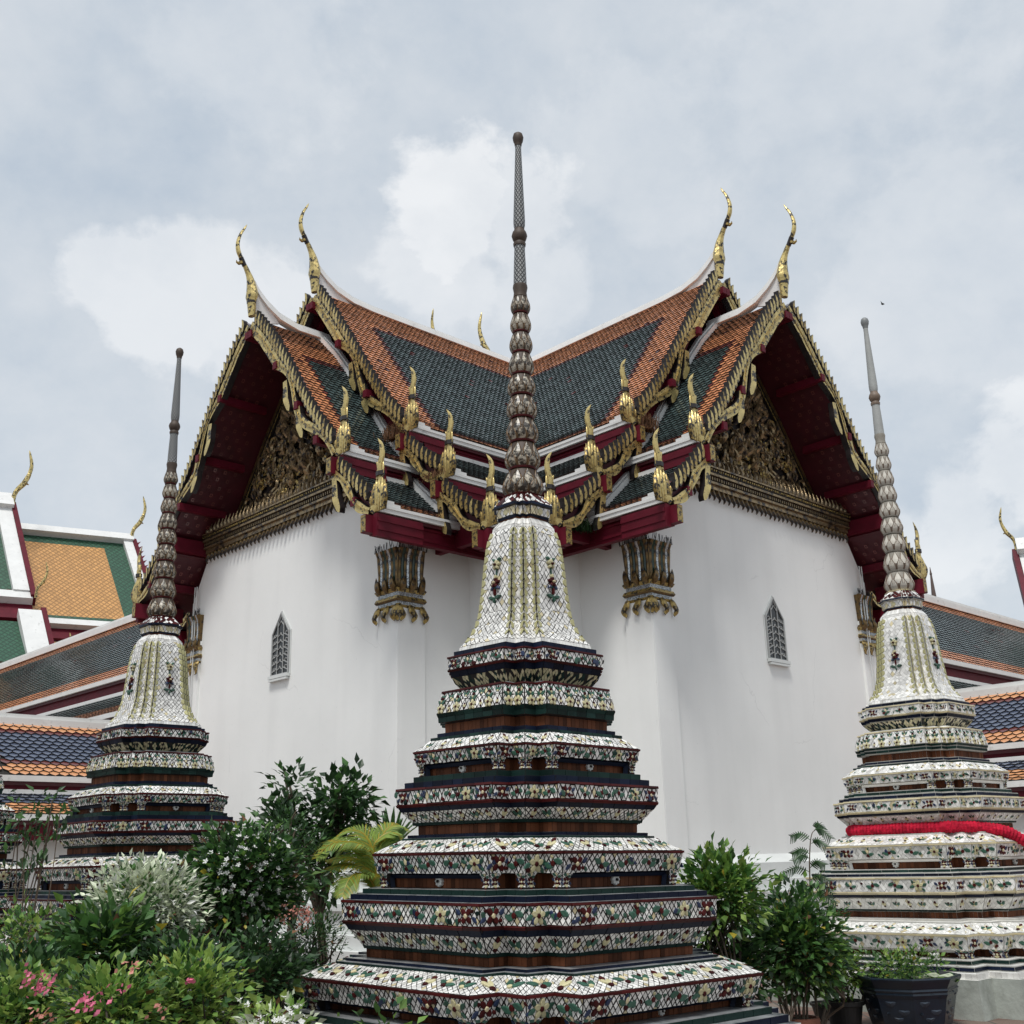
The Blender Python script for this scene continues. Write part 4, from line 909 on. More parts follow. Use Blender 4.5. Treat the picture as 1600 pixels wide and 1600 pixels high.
    # corner feet standing in front of the recesses, bosses on the panels
    for li in range(len(LV)-1):
        if LV[li][2] != 'recess': continue
        zt_, zb_ = LV[li][0] + .005, LV[li+1][0]; Wt = LV[li-1][1]; R0 = ring(Wt*.992, zt_, kz(zt_)); Rb = ring(Wt*.975, zb_, kz(zb_))
        for i in range(20):
            if i % 5 not in CONVEX: continue
            p, q = R0[i], Rb[i]; e1 = (R0[(i+1) % 20]-p).normalized(); e0 = (R0[i-1]-p).normalized(); sz = .088*Wt/1.2
            leg = MB(); rings = []
            for t, k, sh in ((0, 1.25, 0), (.35, .86, .012), (.75, .80, .012), (.9, 1.0, .0), (1, 1.05, 0)):
                c = p.lerp(q, t); inn = (e0+e1).normalized()*sh
                rings.append([c+inn, c+inn+e1*sz*k, c+inn+e1*sz*k+e0*sz*k, c+inn+e0*sz*k])
            vs = [v_ for r_ in rings for v_ in r_]
            leg.add(vs, [(j*4+m_, j*4+4+m_, j*4+4+(m_+1) % 4, j*4+(m_+1) % 4) for j in range(4) for m_ in range(4)], gro)
            for fa in ((0, 1), (3, 0)):
                for j in range(3):
                    r0, r1 = rings[j+1], rings[j]; f = (r0[fa[0]], r0[fa[1]], r1[fa[1]], r1[fa[0]], 0)
                    if fnorm(f).dot(e0+e1) > 0: f = (f[1], f[0], f[3], f[2], 0)
                    lattice(leg, f, .036, .045, white, rn, gap=.2)
                    if j < 3:
                        kk, Mx = ('spray', 'cross', 'bud')[j], frame(f, .5, .5, .055*Wt/1.0)
                        me = MOT_D[kk]; k0 = len(leg.v); leg.v += [tuple(Mx @ v_.co) for v_ in me.vertices]
                        for pp in me.polygons: leg.f.append(tuple(k0+x_ for x_ in pp.vertices)); leg.m.append(leg.mi(me.materials[pp.material_index].name))
            leg.build('corner_foot', root, local=True)
        for f in facets(LV[li+1], LV[li]):
            L = (f[1]-f[0]).length
            if L < .3: continue
            fr = MB(); n = fnorm(f)
            for (u0, v0), (u1, v1) in (((.02, .93), (.98, .93)), ((.035, .0), (.02, .93)), ((.965, .0), (.98, .93))):
                a_, b_ = fmap(f, u0, v0) + n*.03, fmap(f, u1, v1) + n*.03; fr.tube([a_, b_], .022, 'glaze_navy' if dark else 'mosaic_white', 4, cap=True)
            fr.build('panel_frame', root, local=True)
            if vis(f): put('boss', MOT_D['boss'], root, frame(f, .5, .5, (LV[li][0]-LV[li+1][0])*.8) @ Matrix.Scale(3.5, 4, (0, 0, 1)) , local=True)
    # lotus buds
    rim, fill, core = ('bud_rim', 'bud_fill', 'bud_core') if dark else ('bud_rim_pale', 'bud_fill_pale', 'bud_core_pale')
    def bud_r(t): return interp([(0, .70), (.06, .80), (.2, .95), (.36, 1.0), (.55, .95), (.75, .84), (.92, .74), (1, .66)], t)
    for y0, y1, h in ((464, 491, 14.8), (491.5, 521, 15.8), (521.5, 553, 17.4), (553.5, 587, 19.2), (587.5, 620, 21.2), (620.5, 655.5, 23), (656, 693.5, 24.6), (694, 736, 27), (736.5, 779, 31)):
        zt_, _ = unproj_level(y0, h); zb_, Rr = unproj_level(y1, h); zt_ -= zoff; zb_ -= zoff; Hh = zt_-zb_
        bm = MB(); bm.lathe([(Rr*.97*bud_r(t), zb_ + Hh*t) for t in (0, .06, .13, .2, .28, .36, .45, .55, .65, .75, .84, .92, 1)], core, 24)
        bm.lathe([(Rr*.80, zb_-.003), (Rr*.84, zb_+Hh*.05), (Rr*.82, zb_+Hh*.1)], 'glaze_maroon' if dark else core, 24)
        bud = put('lotus_bud', smooth_by_angle(bm.mesh('lotus_bud'), 40), root, local=True)
        for row, (t0, t1, npet, lift) in enumerate(((.06, .60, 9, 1.0), (.34, .97, 9, .99))):
            pm = MB(); nr = 6; vs = []
            for r_ in range(nr+1):
                tt = r_/nr; t = t0 + (t1-t0)*tt; rad = Rr*bud_r(t)*lift; aw = math.pi/npet*1.02*(1-max(0, (tt-.15)/.85)**1.9) + .004
                for a, ex_ in ((-1, .012), (-.8, .045), (-.72, .015), (0, .03), (.72, .015), (.8, .045), (1, .012)):
                    rr = rad + ex_*Rr*1.3; an = a*aw; vs.append((rr*math.sin(an), -rr*math.cos(an), zb_ + Hh*t))
            for c_ in range(6):
                fs = [(r_*7+c_, r_*7+c_+1, r_*7+c_+8, r_*7+c_+7) for r_ in range(nr)]; pm.add(vs, fs, rim if c_ in (0, 1, 4, 5) else fill)
            me = pm.mesh('petal')
            for i in range(npet): put('petal', me, bud, Matrix.Rotation((i + .5*row)*2*math.pi/npet, 4, 'Z'), local=True)
    # spire
    sp = MB()
    def zy(y, h): z, w = unproj_level(y, h); return (w, z - zoff)
    net = 'spire_net' if dark else 'spire_pale'
    sp.lathe([zy(467, 9), zy(465, 11), zy(458, 10), zy(450, 11.6), zy(446, 11)], core, 16)
    sp.lathe([zy(448, 10.4), zy(420, 9.6), zy(392, 8.4), zy(384, 8.3)], net, 16)
    sp.lathe([zy(385, 9.4), zy(381, 10), zy(378, 8), zy(375, 10.5), zy(369, 12.4), zy(364, 11), zy(360, 8), zy(358, 8)], core if dark else 'bud_rim_pale', 16)
    sp.lathe([zy(359, 7.2), zy(354, 8.8), zy(346, 9.2), zy(290, 7), zy(236, 4.8), zy(226, 4.8)], net, 16)
    spo = put('spire', smooth_by_angle(sp.mesh('spire'), 40), root, local=True)
    bl = MB(); bl.lathe([zy(228, 5.4), zy(224, 6), zy(221, 7.6), zy(215, 8.6), zy(210, 7), zy(207.5, 3.4), zy(206.8, .6)], 'spire_grey' if not dark else 'bud_core', 16)
    put('ball', smooth_by_angle(bl.mesh('ball'), 60), spo, local=True)
    return root
LOT = next(i for i, l in enumerate(LEVELS) if l[2] == 'lotus')
def stupa_matrix(az, d, lean=0.0, turn=0.0):
    a = R(az); p = CAM + Vector((math.sin(a)*d, math.cos(a)*d, 0)); p.z = GZ
    return Matrix.Translation(p) @ Matrix.Rotation(R(lean), 4, 'Y') @ Matrix.Rotation(R(turn), 4, 'Z')
def copy_tree(o, M, label):
    c = o.copy(); COL.objects.link(c); c.matrix_basis = M; c['label'] = label; WM[c] = M
    for ch in list(o.children):
        k = ch.copy(); COL.objects.link(k); k.parent = c
        for g2 in list(ch.children):
            q = g2.copy(); COL.objects.link(q); q.parent = k
    return c
make_stupa('mosaic_stupa', 'tallest foreground stupa of dark bands and white floral mosaic, in front of the hall corner', stupa_matrix(-.98, D_C, .85), 'dark', True, 11)
st_left = make_stupa('mosaic_stupa', 'dark banded mosaic stupa left of the hall, half hidden by flowering shrubs', stupa_matrix(-19.0, D_C*1.56), 'dark', False, 12)
copy_tree(st_left, stupa_matrix(-27.7, 16.0), 'dark mosaic stupa cut off by the left picture edge, behind the weeds')
make_stupa('mosaic_stupa', 'pale white mosaic stupa on the right with a red garland around it', stupa_matrix(18.2, D_C*1.533), 'white', True, 13)
# red garland draped round the pale stupa
def garland():
    Mx = stupa_matrix(18.2, D_C*1.533); z, w = [(l[0]-GZ, l[1]) for l in LEVELS if l[2] == 'brown'][2]
    rg = ring(w*1.03, z-.03, kz(z)); conv = [i for i in range(20) if i % 5 in (0, 2, 4)]
    # viewer faces corner group around -y; the rope follows the two front faces, then drops away on the right
    order = sorted(conv, key=lambda i: rg[i].x); front = [i for i in order if rg[i].y < rg[order[0]].y + .5]
    pts = []
    left = min(conv, key=lambda i: rg[i].x - .1*rg[i].y)
    ang = sorted(conv, key=lambda i: math.atan2(rg[i].y, rg[i].x) % (2*math.pi))
    seq = [i for i in ang if math.pi*.93 < (math.atan2(rg[i].y, rg[i].x) % (2*math.pi)) < math.pi*1.56]
    pts = []
    for i in seq:
        q = rg[i]*1.02
        q = rg[i]*1.05
        if not pts or (q-pts[-1]).length > .1*w: pts.append(q)
    for q in pts: q.z = z - .035
    l = pts[-1]; pts += [l + Vector((.25, .02, -.01)), l + Vector((.48, .06, -.06)), l + Vector((.66, .06, -.17)), l + Vector((.78, .02, -.34)), l + Vector((.84, -.02, -.55)), l + Vector((.86, -.04, -.75))]
    back = [rg[i]*1.02 for i in ang if (math.atan2(rg[i].y, rg[i].x) % (2*math.pi)) < math.pi*.93]; back = back[::-1]
    path = [Vector(a).lerp(b_, k/8) for a, b_ in zip(pts, pts[1:]) for k in range(8)] + [pts[-1]]
    for _ in range(3): path = [path[0]] + [(path[i-1] + path[i]*2 + path[i+1])/4 for i in range(1, len(path)-1)] + [path[-1]]
    path = path; b = MB(); n = 10; rn = random.Random(2)
    rope = [path[0]]
    for q in path[1:]:                                       # even spacing along the rope
        while (q - rope[-1]).length > .018: rope.append(rope[-1] + (q - rope[-1]).normalized()*.018)
    ring_n = 14; vs = []
    for i, p in enumerate(rope):                            # gathered paper ruffles, soft and uneven
        t = (rope[min(i+1, len(rope)-1)] - rope[max(i-1, 0)]).normalized(); a = t.cross(Vector((0, 0, 1))).normalized(); u = a.cross(t); ph = rn.uniform(0, 6)
        r0 = (.058 if i % 2 else .048)*(1 + .06*math.sin(i*.21) + rn.uniform(-.03, .03))
        vs += [p + (a*math.cos(q) + u*math.sin(q))*r0*(1 + .05*math.sin(5*q + ph)) for q in [2*math.pi*m/ring_n for m in range(ring_n)]]
    b.add(vs, [(i*ring_n+m, i*ring_n+(m+1) % ring_n, (i+1)*ring_n+(m+1) % ring_n, (i+1)*ring_n+m) for i in range(len(rope)-1) for m in range(ring_n)], 'garland')
    o = b.build('flower_garland', None, Mx); tag(o, 'bright red ruffled garland wound around the pale stupa and hanging off its right side', 'garland')
garland()
# ------------------------------------------------------------------ cloister galleries beside the hall
def gallery(name, label, Mx, prof1, prof2, z_ridge, y0, y1, ytile, tw, ex, zone1, zone2, big, cat='gallery', wall_off=None):
    """local x = towards the court, y = along the ridge (y0 near end, y1 far end), z = up"""
    root = thing(name, label, cat, Mx @ Matrix.Translation((0, (y0+y1)/2, GZ)))
    for nm, pr, zn in (('upper_roof', prof1, zone1), ('skirt_roof', prof2, zone2)):
        d = deck(pr, y0, y1).build(nm, root, Mx)
        if pr is prof1: deck(pr, y0, y1, sgn=-1).build(nm, root, Mx)
        if big and pr is prof1:
            lo_y = 6.6; roof_tiles(pr, y0, lo_y, zn, tw, ex, False, lift=.04).build('roof_tiles', d, Mx, kind='stuff')
            one = {}
            L = plen(pr); r_ = 0; n = 0
            rowsn = int(L/ex)
            rest = roof_tiles(pr, ytile, y1, zn, tw, ex, False, lift=.04); rest.build('roof_tiles', d, Mx, kind='stuff')
            for r in range(rowsn):
                s1 = L - r*ex; s0 = max(s1 - ex*1.6, 0); w1, z1, dw, dz = prof_at(pr, s1); w0, z0, _, _ = prof_at(pr, s0)
                k = 0
                while True:
                    oc = lo_y + (k + (.5 if r % 2 else 0) + .5)*tw; k += 1
                    if oc > ytile - tw*.4: break
                    mt = zn(oc, s1, L)
                    if mt not in one:
                        b = MB(); hw = tw*.45
                        b.add([(-hw, ex*1.6, .004), (hw, ex*1.6, .004), (hw, ex*.55, .034), (0, 0, .038), (-hw, ex*.55, .034), (hw, ex*.55, 0), (0, 0, 0), (-hw, ex*.55, 0)], [(0, 4, 3, 2, 1)], mt)
                        b.add(b.v[:8], [(2, 3, 6, 5), (3, 4, 7, 6)], 'roof_deck'); one[mt] = b.mesh('roof_tile')
                    nx, nz = -dz, dw; up_ = (-dw, -dz)
                    M2 = Matrix(((0, up_[0], nx, w1), (1, 0, 0, oc), (0, up_[1], nz, z1), (0, 0, 0, 1)))
                    put('roof_tile', one[mt], d, Mx @ M2 @ Matrix.Rotation(random.uniform(-.012, .012), 4, 'X')); n += 1
        else:
            roof_tiles(pr, y0, y1, zn, tw, ex, False, lift=.035).build('roof_tiles', d, Mx, kind='stuff')
    b = MB(); r = MB()
    b.b2(-.14, .14, y0, y1, z_ridge-.10, z_ridge+.06, 'white_trim'); b.b2(-.09, .09, y0, y1, z_ridge+.06, z_ridge+.14, 'white_trim'); b.build('ridge', root, Mx)
    b = MB()
    for pr in (prof1, prof2):
        we, ze = pr[-1]; b.b2(we-.06, we+.06, y0, y1, ze-.09, ze+.012, 'white_trim'); r.b2(we-.18, we-.07, y0, y1, ze-.42, ze-.09, 'red_wood')
    ws, zs = prof2[0]; b.b2(ws-.05, ws+.09, y0, y1, zs-.03, zs+.05, 'white_trim')
    b.build('eaves_strip', root, Mx); r.build('fascia_board', root, Mx)
    w = MB(); wo = wall_off or prof2[-1][0]-.55; w.b2(-wo, wo, y0, y1, GZ, prof2[-1][1]+.1, 'plaster')
    ins = prof1[-1][0]-.12; w.b2(-ins, ins, y0+.01, y1, prof2[-1][1], prof1[-1][1], 'red_wood'); w.build('wall', root, Mx)
    return root
def zG(oc, s, L): return 'tile_orange' if s < .5 or s > L-.38 else 'tile_green'
def zG2(oc, s, L): return 'tile_orange' if s > L-.4 else 'tile_green'
def zK(oc, s, L): return 'tile_apricot' if s < .42 or s > L-.25 else 'tile_maroon' if s < .52 or s > L-.36 else 'tile_blue'
def zK2(oc, s, L): return 'tile_apricot' if s > L-.36 else 'tile_blue'
# left high gallery: ridge along V at u=-3 ; local x = -U, y = V
def frame_gal(xdir, ydir, p0): return Matrix(((xdir.x, ydir.x, 0, p0.x), (xdir.y, ydir.y, 0, p0.y), (0, 0, 1, 0), (0, 0, 0, 1)))
hi1 = [(0, 8.36), (1.0, 7.40), (2.0, 6.38), (2.5, 5.92)]; hi2 = [(2.42, 5.50), (2.9, 5.13), (3.45, 4.80)]
gallery('cloister_gallery', 'long green tiled gallery with orange borders receding on the left behind the hall', frame_gal(-U, V, -3*U), hi1, hi2, 8.42, WC+.02, 34, 34, .16, .12, zG, zG2, False)
gallery('cloister_gallery', 'long green tiled gallery with orange borders receding on the right behind the hall', frame_gal(-V, U, -3*V), [(w, z-.2) for w, z in hi1], [(w, z-.2) for w, z in hi2], 8.22, WC+.02, 34, 34, .16, .12, zG, zG2, False)
lo1 = [(0, 4.40), (.6, 3.83), (1.22, 3.26)]; lo2 = [(1.15, 2.98), (1.5, 2.76), (1.86, 2.56)]
gallery('low_gallery', 'low gallery with blue and orange diamond roof tiles at the left edge', frame_gal(-V, -U, 5*V), lo1, lo2, 4.36, 5.62, 24, 9.4, .18, .1, zK, zK2, True)
gallery('low_gallery', 'low gallery with blue and orange diamond roof tiles at the right edge', frame_gal(-U, -V, 5*U), [(w, z+.12) for w, z in lo1], [(w, z+.12) for w, z in lo2], 4.48, 5.62, 24, 9.4, .18, .1, zK, zK2, True)
# ------------------------------------------------------------------ far halls
def far_finial(parent, p, k, lean, m='gold_worn'):
    """slender curved finial, lean = horizontal unit direction it leans out to"""
    b = MB(); P = catmull([(0, -.5), (.0, .2), (.15, .8), (.55, 1.35), (.62, 1.5), (.85, 2.1), (.95, 2.8), (.78, 3.6), (.70, 3.9)], 4)
    n = len(P); pts = [Vector(p) + lean*(q.x*k) + Vector((0, 0, q.y*k)) for q in P]
    b.tube(pts, [k*interp([(0, .16), (.2, .16), (.45, .2), (.6, .16), (.8, .11), (1, .015)], i/(n-1)) for i in range(n)], 'gold', 6, up=(0.2, .3, .9))
    q = Vector(p) + lean*(.62*k) + Vector((0, 0, 1.45*k)); b.tube([q, q + lean*.28*k - Vector((0, 0, .12*k))], [.13*k, .03*k], m, 5)
    return b.build('finial', parent)
def quad_uv(b, pts, uvs, m): b.add(pts, [(0, 1, 2, 3)], m); b.uvl = getattr(b, 'uvl', []) + list(uvs)
def build_uv(b, name, parent):
    o = b.build(name, parent); me = o.data; uvl = me.uv_layers.new(name='UVMap')
    for i, q in enumerate(b.uvl): uvl.data[i].uv = q
    return o
def golden_hall():
    d = Vector((.882, .471, 0)); n = Vector((.471, -.882, 0)); th = R(54); dn = n*math.cos(th) - Vector((0, 0, math.sin(th))); nn = d.cross(dn)
    if nn.z < 0: nn = -nn
    A = at_z(195, 848, 16.0)
    root = thing('golden_roof_hall', 'distant temple hall with amber and green tiled roof beyond the left gallery', 'temple', Matrix.Translation((A.x-6, A.y-3, GZ)))
    def ab(px, py, h): p = on_plane(px, py, A + nn*h, nn) - A - nn*h; return p.dot(d), p.dot(dn)
    def Q(a, b_, h): return A + d*(a + .17*b_) + dn*b_ + nn*h
    dsk = (dn + d*.17).normalized()
    def tier(h, a1, L0, bE, top, side, amber_l, nm):
        b = MB(); b.uvl = []
        def rect(a0, a1_, b0, b1, m, hh): quad_uv(b, [Q(a0, b0, hh), Q(a0, b1, hh), Q(a1_, b1, hh), Q(a1_, b0, hh)], [(a0, b0), (a0, b1), (a1_, b1), (a1_, b0)], m)
        rect(L0, a1-side, top, bE-.35, 'far_amber', h); rect(L0, a1-.42, .0, top, 'far_jade', h); rect(a1-side, a1-.42, top, bE-.35, 'far_jade', h); rect(L0, a1-.42, bE-.35, bE, 'far_jade', h)
        r = build_uv(b, nm, root)
        t = MB(); ax = (d, dsk, nn)
        t.box(Q((L0+a1)/2, -.1, h+.05), ((a1-L0)/2, .2, .28), 'white_trim', ax); t.box(Q(a1-.26, bE/2, h+.05), (.2, bE/2, .16), 'white_trim', ax); t.box(Q((L0+a1)/2-.3, bE+.12, h), ((a1-L0)/2-.3, .16, .14), 'white_trim', ax); t.build('verge_strip', root)
        t = MB(); t.box(Q(a1+.04, bE/2, h), (.09, bE/2+.1, .25), 'red_wood', ax); t.box(Q((L0+a1)/2, bE+.55, h-.25), ((a1-L0)/2, .3, .1), 'red_wood', ax); t.build('bargeboard', root)
        # sawtooth fins along the verge
        t = MB(); k = int(bE/.32)
        for i in range(k): c = Q(a1+.1, .3+i*.32, h+.2); t.add([c - dn*.12, c + dn*.12, c + d*.16 - dn*.12 + nn*.1], [(0, 1, 2)], 'red_wood')
        t.build('fin_row', root, kind='stuff')
        far_finial(root, Q(a1-.05, -.15, h+.25), .52*1.0, d)
    a_b, b_b = ab(110, 972, 0)
    tier(0, .35, -14, b_b, .55, 1.35, 0, 'roof')
    # lower skirt
    b = MB(); b.uvl = []; o0 = Q(0, b_b+.9, -.3); n2 = n*math.cos(R(38)) - Vector((0, 0, math.sin(R(38))))
    quad_uv(b, [o0 + d*-14, o0 + d*-14 + n2*2.6, o0 + d*.3 + n2*2.6, o0 + d*.3], [(-14, 0), (-14, 2.6), (.3, 2.6), (.3, 0)], 'far_amber'); build_uv(b, 'skirt_roof', root)
    h1 = 1.3; a1, _ = ab(19, 795, h1); _, bb = ab(10, 928, h1); _, bt = ab(10, 797, h1)
    s = Q(0, bt, h1) - Q(0, 0, 0)
    A0 = A.copy(); A_shift = dn*bt
    def Qs(a, b_, h): return Q(a, b_ + bt, h)
    b = MB(); b.uvl = []; bE = bb - bt
    for a0, a1_, b0, b1, m in ((-16, a1-1.9, .7, bE-.3, 'far_amber'), (-16, a1-.6, 0, .7, 'far_jade'), (a1-1.9, a1-.6, .7, bE-.3, 'far_jade'), (-16, a1-.9, bE-.3, bE, 'far_jade')):
        quad_uv(b, [Qs(a0, b0, h1), Qs(a0, b1, h1), Qs(a1_, b1, h1), Qs(a1_, b0, h1)], [(a0, b0), (a0, b1), (a1_, b1), (a1_, b0)], m)
    build_uv(b, 'upper_roof', root); ax = (d, dsk, nn)
    t = MB(); t.box(Qs((a1-16)/2, -.2, h1+.1), ((a1+16)/2, .4, .4), 'white_trim', ax); t.box(Qs(a1-.38, bE/2, h1+.05), (.3, bE/2, .2), 'white_trim', ax); t.box(Qs((a1-16)/2, bE+.15, h1), ((a1+16)/2, .2, .18), 'white_trim', ax); t.build('verge_strip', root)
    t = MB(); t.box(Qs(a1+.03, bE/2, h1), (.1, bE/2+.3, .3), 'red_wood', ax); t.box(Qs((a1-16)/2, bE+.75, h1-.3), ((a1+16)/2, .42, .12), 'red_wood', ax); t.build('bargeboard', root)
    far_finial(root, Qs(a1, -.2, h1+.35), .62, d)
    # stepped lower slope of the tall tier
    b = MB(); b.uvl = []; c0 = bE + 1.35; a2 = a1 + .25
    for a0, a1_, b0, b1, m in ((-16, a2-2.3, c0, c0+2.6, 'far_amber'), (a2-2.3, a2-.9, c0, c0+2.6, 'far_jade'), (-16, a2-.9, c0+2.6, c0+3.0, 'far_jade')):
        quad_uv(b, [Qs(a0, b0, h1-.2), Qs(a0, b1, h1+.15), Qs(a1_, b1, h1+.15), Qs(a1_, b0, h1-.2)], [(a0, b0), (a0, b1), (a1_, b1), (a1_, b0)], m)
    build_uv(b, 'skirt_roof', root)
    t = MB(); t.box(Qs(a2-.5, c0+1.4, h1+.1), (.42, 1.6, .22), 'white_trim', ax); t.box(Qs((a2-16)/2, c0+3.15, h1+.15), ((a2+16)/2, .18, .16), 'white_trim', ax); t.build('verge_strip', root)
    t = MB(); t.box(Qs(a2+.03, c0+1.4, h1), (.1, 1.8, .3), 'red_wood', ax); t.box(Qs((a2-16)/2, c0+3.7, h1-.1), ((a2+16)/2, .4, .12), 'red_wood', ax); t.build('bargeboard', root)
    for a_, b_, k in ((a1+.1, bE+.3, .34), (a2+.1, c0+3.0, .34)): far_finial(root, Qs(a_, b_, h1+.4), k, d)
    w = MB(); c = Q(-7, 0, 0); c.z = 0; w.box(c + n*-1 + Vector((0, 0, 4.4)), (7, 4.2, 4.2), 'plaster', (d, n, Vector((0, 0, 1)))); w.build('wall', root)
golden_hall()
def right_hall():
    A = at_dist(1589, 868, 44); d = Vector((.9, -.30, 0)).normalized(); n = Vector((-.30, -.9, 0)).normalized(); th = R(56); dn = n*math.cos(th) - Vector((0, 0, math.sin(th))); nn = d.cross(dn)
    if nn.z < 0: nn = -nn
    root = thing('tiled_roof_hall', 'distant temple hall whose white roof edge and finial show at the right edge', 'temple', Matrix.Translation((A.x+4, A.y, GZ)))
    ax = (d, dn, nn); Q = lambda a, b_, h=0: A + d*a + dn*b_ + nn*h
    b = MB(); b.uvl = []
    for a0, a1, b0, b1, m in ((.7, 1.7, .0, 6, 'far_jade'), (1.7, 12, .8, 6, 'far_amber'), (1.7, 12, 0, .8, 'far_jade')): quad_uv(b, [Q(a0, b0), Q(a0, b1), Q(a1, b1), Q(a1, b0)], [(a0, b0), (a0, b1), (a1, b1), (a1, b0)], m)
    build_uv(b, 'roof', root)
    t = MB(); t.box(Q(.4, 3, .05), (.35, 3, .16), 'white_trim', ax); t.box(Q(6, -.1, .1), (6, .3, .4), 'white_trim', ax); t.build('verge_strip', root)
    t = MB(); t.box(Q(-.06, 3, 0), (.09, 3.1, .25), 'red_wood', ax); t.build('bargeboard', root)
    far_finial(root, Q(0, -.15, .3), .40, -d)
    w = MB(); c = Q(6, 0); c.z = 0; w.box(c + n*-1 + Vector((0, 0, 3.6)), (5.5, 4, 3.6), 'plaster', (d, n, Vector((0, 0, 1)))); w.build('wall', root)
right_hall()
def back_hall():
    A = at_dist(766, 566, 33); B = at_dist(683, 532, 37); d = (Vector((A.x-B.x, A.y-B.y, 0))).normalized(); n = Vector((-d.y, d.x, 0))
    root = thing('back_hall', 'hall behind the main ridge, only its two pale gold finials showing', 'temple', Matrix.Translation(((A.x+B.x)/2, (A.y+B.y)/2, GZ)))
    b = MB(); zl = A.z - 6
    for sg in (1, -1): b.add([A, B, Vector((B.x, B.y, 0)) + n*sg*4 + Vector((0, 0, B.z-6)), Vector((A.x, A.y, 0)) + n*sg*4 + Vector((0, 0, zl))], [(0, 1, 2, 3)], 'tile_jade')
    b.build('roof', root)
    w = MB(); vs = [Vector((P.x, P.y, z)) + n*s*3.4 for P in (A, B) for s in (-1, 1) for z in (GZ, zl)]
    w.add(vs, [(0, 1, 3, 2), (4, 6, 7, 5), (0, 4, 5, 1), (2, 3, 7, 6)], 'plaster'); w.add([A - Vector((0, 0, .1)), Vector((A.x, A.y, zl)) + n*3.9, Vector((A.x, A.y, zl)) - n*3.9], [(0, 1, 2)], 'red_wood'); w.build('wall', root)
    lf = -rt.copy(); lf.z = 0
    far_finial(root, A, .46, lf.normalized()*.75); far_finial(root, B + Vector((0, 0, -.35)), .42, lf.normalized()*.45)
back_hall()
def far_spire():
    T = at_dist(1453, 886, 62); Bz = at_dist(1457, 936, 62).z; root = thing('far_stupa', 'thin dark red spire far beyond the right gallery roof', 'stupa', Matrix.Translation((T.x, T.y, GZ)))
    H = T.z - Bz; b = MB(); b.lathe([(.16, Bz-GZ), (.20, Bz-GZ+.02), (.13, Bz-GZ+.06), (.05, T.z-GZ-H*.25), (.07, T.z-GZ-H*.22), (.05, T.z-GZ-H*.18), (.012, T.z-GZ)], 'stone_dark', 10); b.build('spire', root, local=True)
    b = MB(); b.lathe([(3.2, 0), (3.0, 1.2), (2.4, 1.4), (2.2, 3.2), (1.5, 4.5), (1.1, 6.0), (.5, 7.2), (.25, Bz-GZ)], 'stone_dark', 16); b.build('body', root, local=True)
far_spire()
# ------------------------------------------------------------------ planting
LEAF_V = np.array([(0, 0, 0), (.42, -.30, .07), (.42, .30, .07), (.48, 0, 0), (1, 0, -.10)]); LEAF_F = np.array([(0, 2, 3), (0, 3, 1), (3, 2, 4), (1, 3, 4)])
SLIM_V = LEAF_V*np.array([1, .5, .8])
def leaves(pos, dirs, size, mats, weights, shape=LEAF_V, jit=.35, rg=rng):
    """one mesh of many separate leaves; pos (N,3), dirs (N,3) growth direction"""
    N = len(pos); d = dirs + rg.normal(0, jit, (N, 3)); d /= np.linalg.norm(d, axis=1)[:, None] + 1e-9
    upv = np.array([0, 0, 1.0]) + rg.normal(0, .45, (N, 3)); s = np.cross(upv, d); s /= np.linalg.norm(s, axis=1)[:, None] + 1e-9; n = np.cross(d, s)
    sz = size*rg.uniform(.5, 1.35, N)
    v = pos[:, None, :] + sz[:, None, None]*(shape[None, :, 0:1]*d[:, None, :] + shape[None, :, 1:2]*s[:, None, :] + shape[None, :, 2:3]*n[:, None, :])
    k = len(shape); f = (LEAF_F[None] + (np.arange(N)*k)[:, None, None]).reshape(-1, 3)
    mi = np.repeat(rg.choice(len(mats), N, p=np.array(weights)/sum(weights)), 4)
    me = bpy.data.meshes.new('leaves'); me.from_pydata(v.reshape(-1, 3).tolist(), [], f.tolist())
    for m in mats: me.materials.append(MATS[m])
    me.polygons.foreach_set('material_index', mi.astype(np.int32)); me.update(); return me
def crown_points(c, r, clusters, per, spread, rg, shell=.55, flat=False):
    """leaf positions in clumps spread through an ellipsoid, outline left uneven"""
    P, Dv, ends = [], [], []
    for i in range(clusters):
        u = rg.normal(0, 1, 3); u /= np.linalg.norm(u)
        if flat and u[2] < -.3: u[2] *= -.4
        k = rg.uniform(shell, 1.0)*(1 + float(np.clip(rg.normal(0, .08), -.15, .12))); q = np.array(c) + u*np.array(r)*k
        ends.append(q); n = int(per*rg.uniform(.6, 1.4)); p = q + np.clip(rg.normal(0, spread, (n, 3)), -1.7*spread, 1.7*spread)*np.array([1, 1, .8]); P.append(p)
        Dv.append((p - q)/spread*.6 + u*.7 + np.array([0, 0, .25]))
    return np.concatenate(P), np.concatenate(Dv), ends
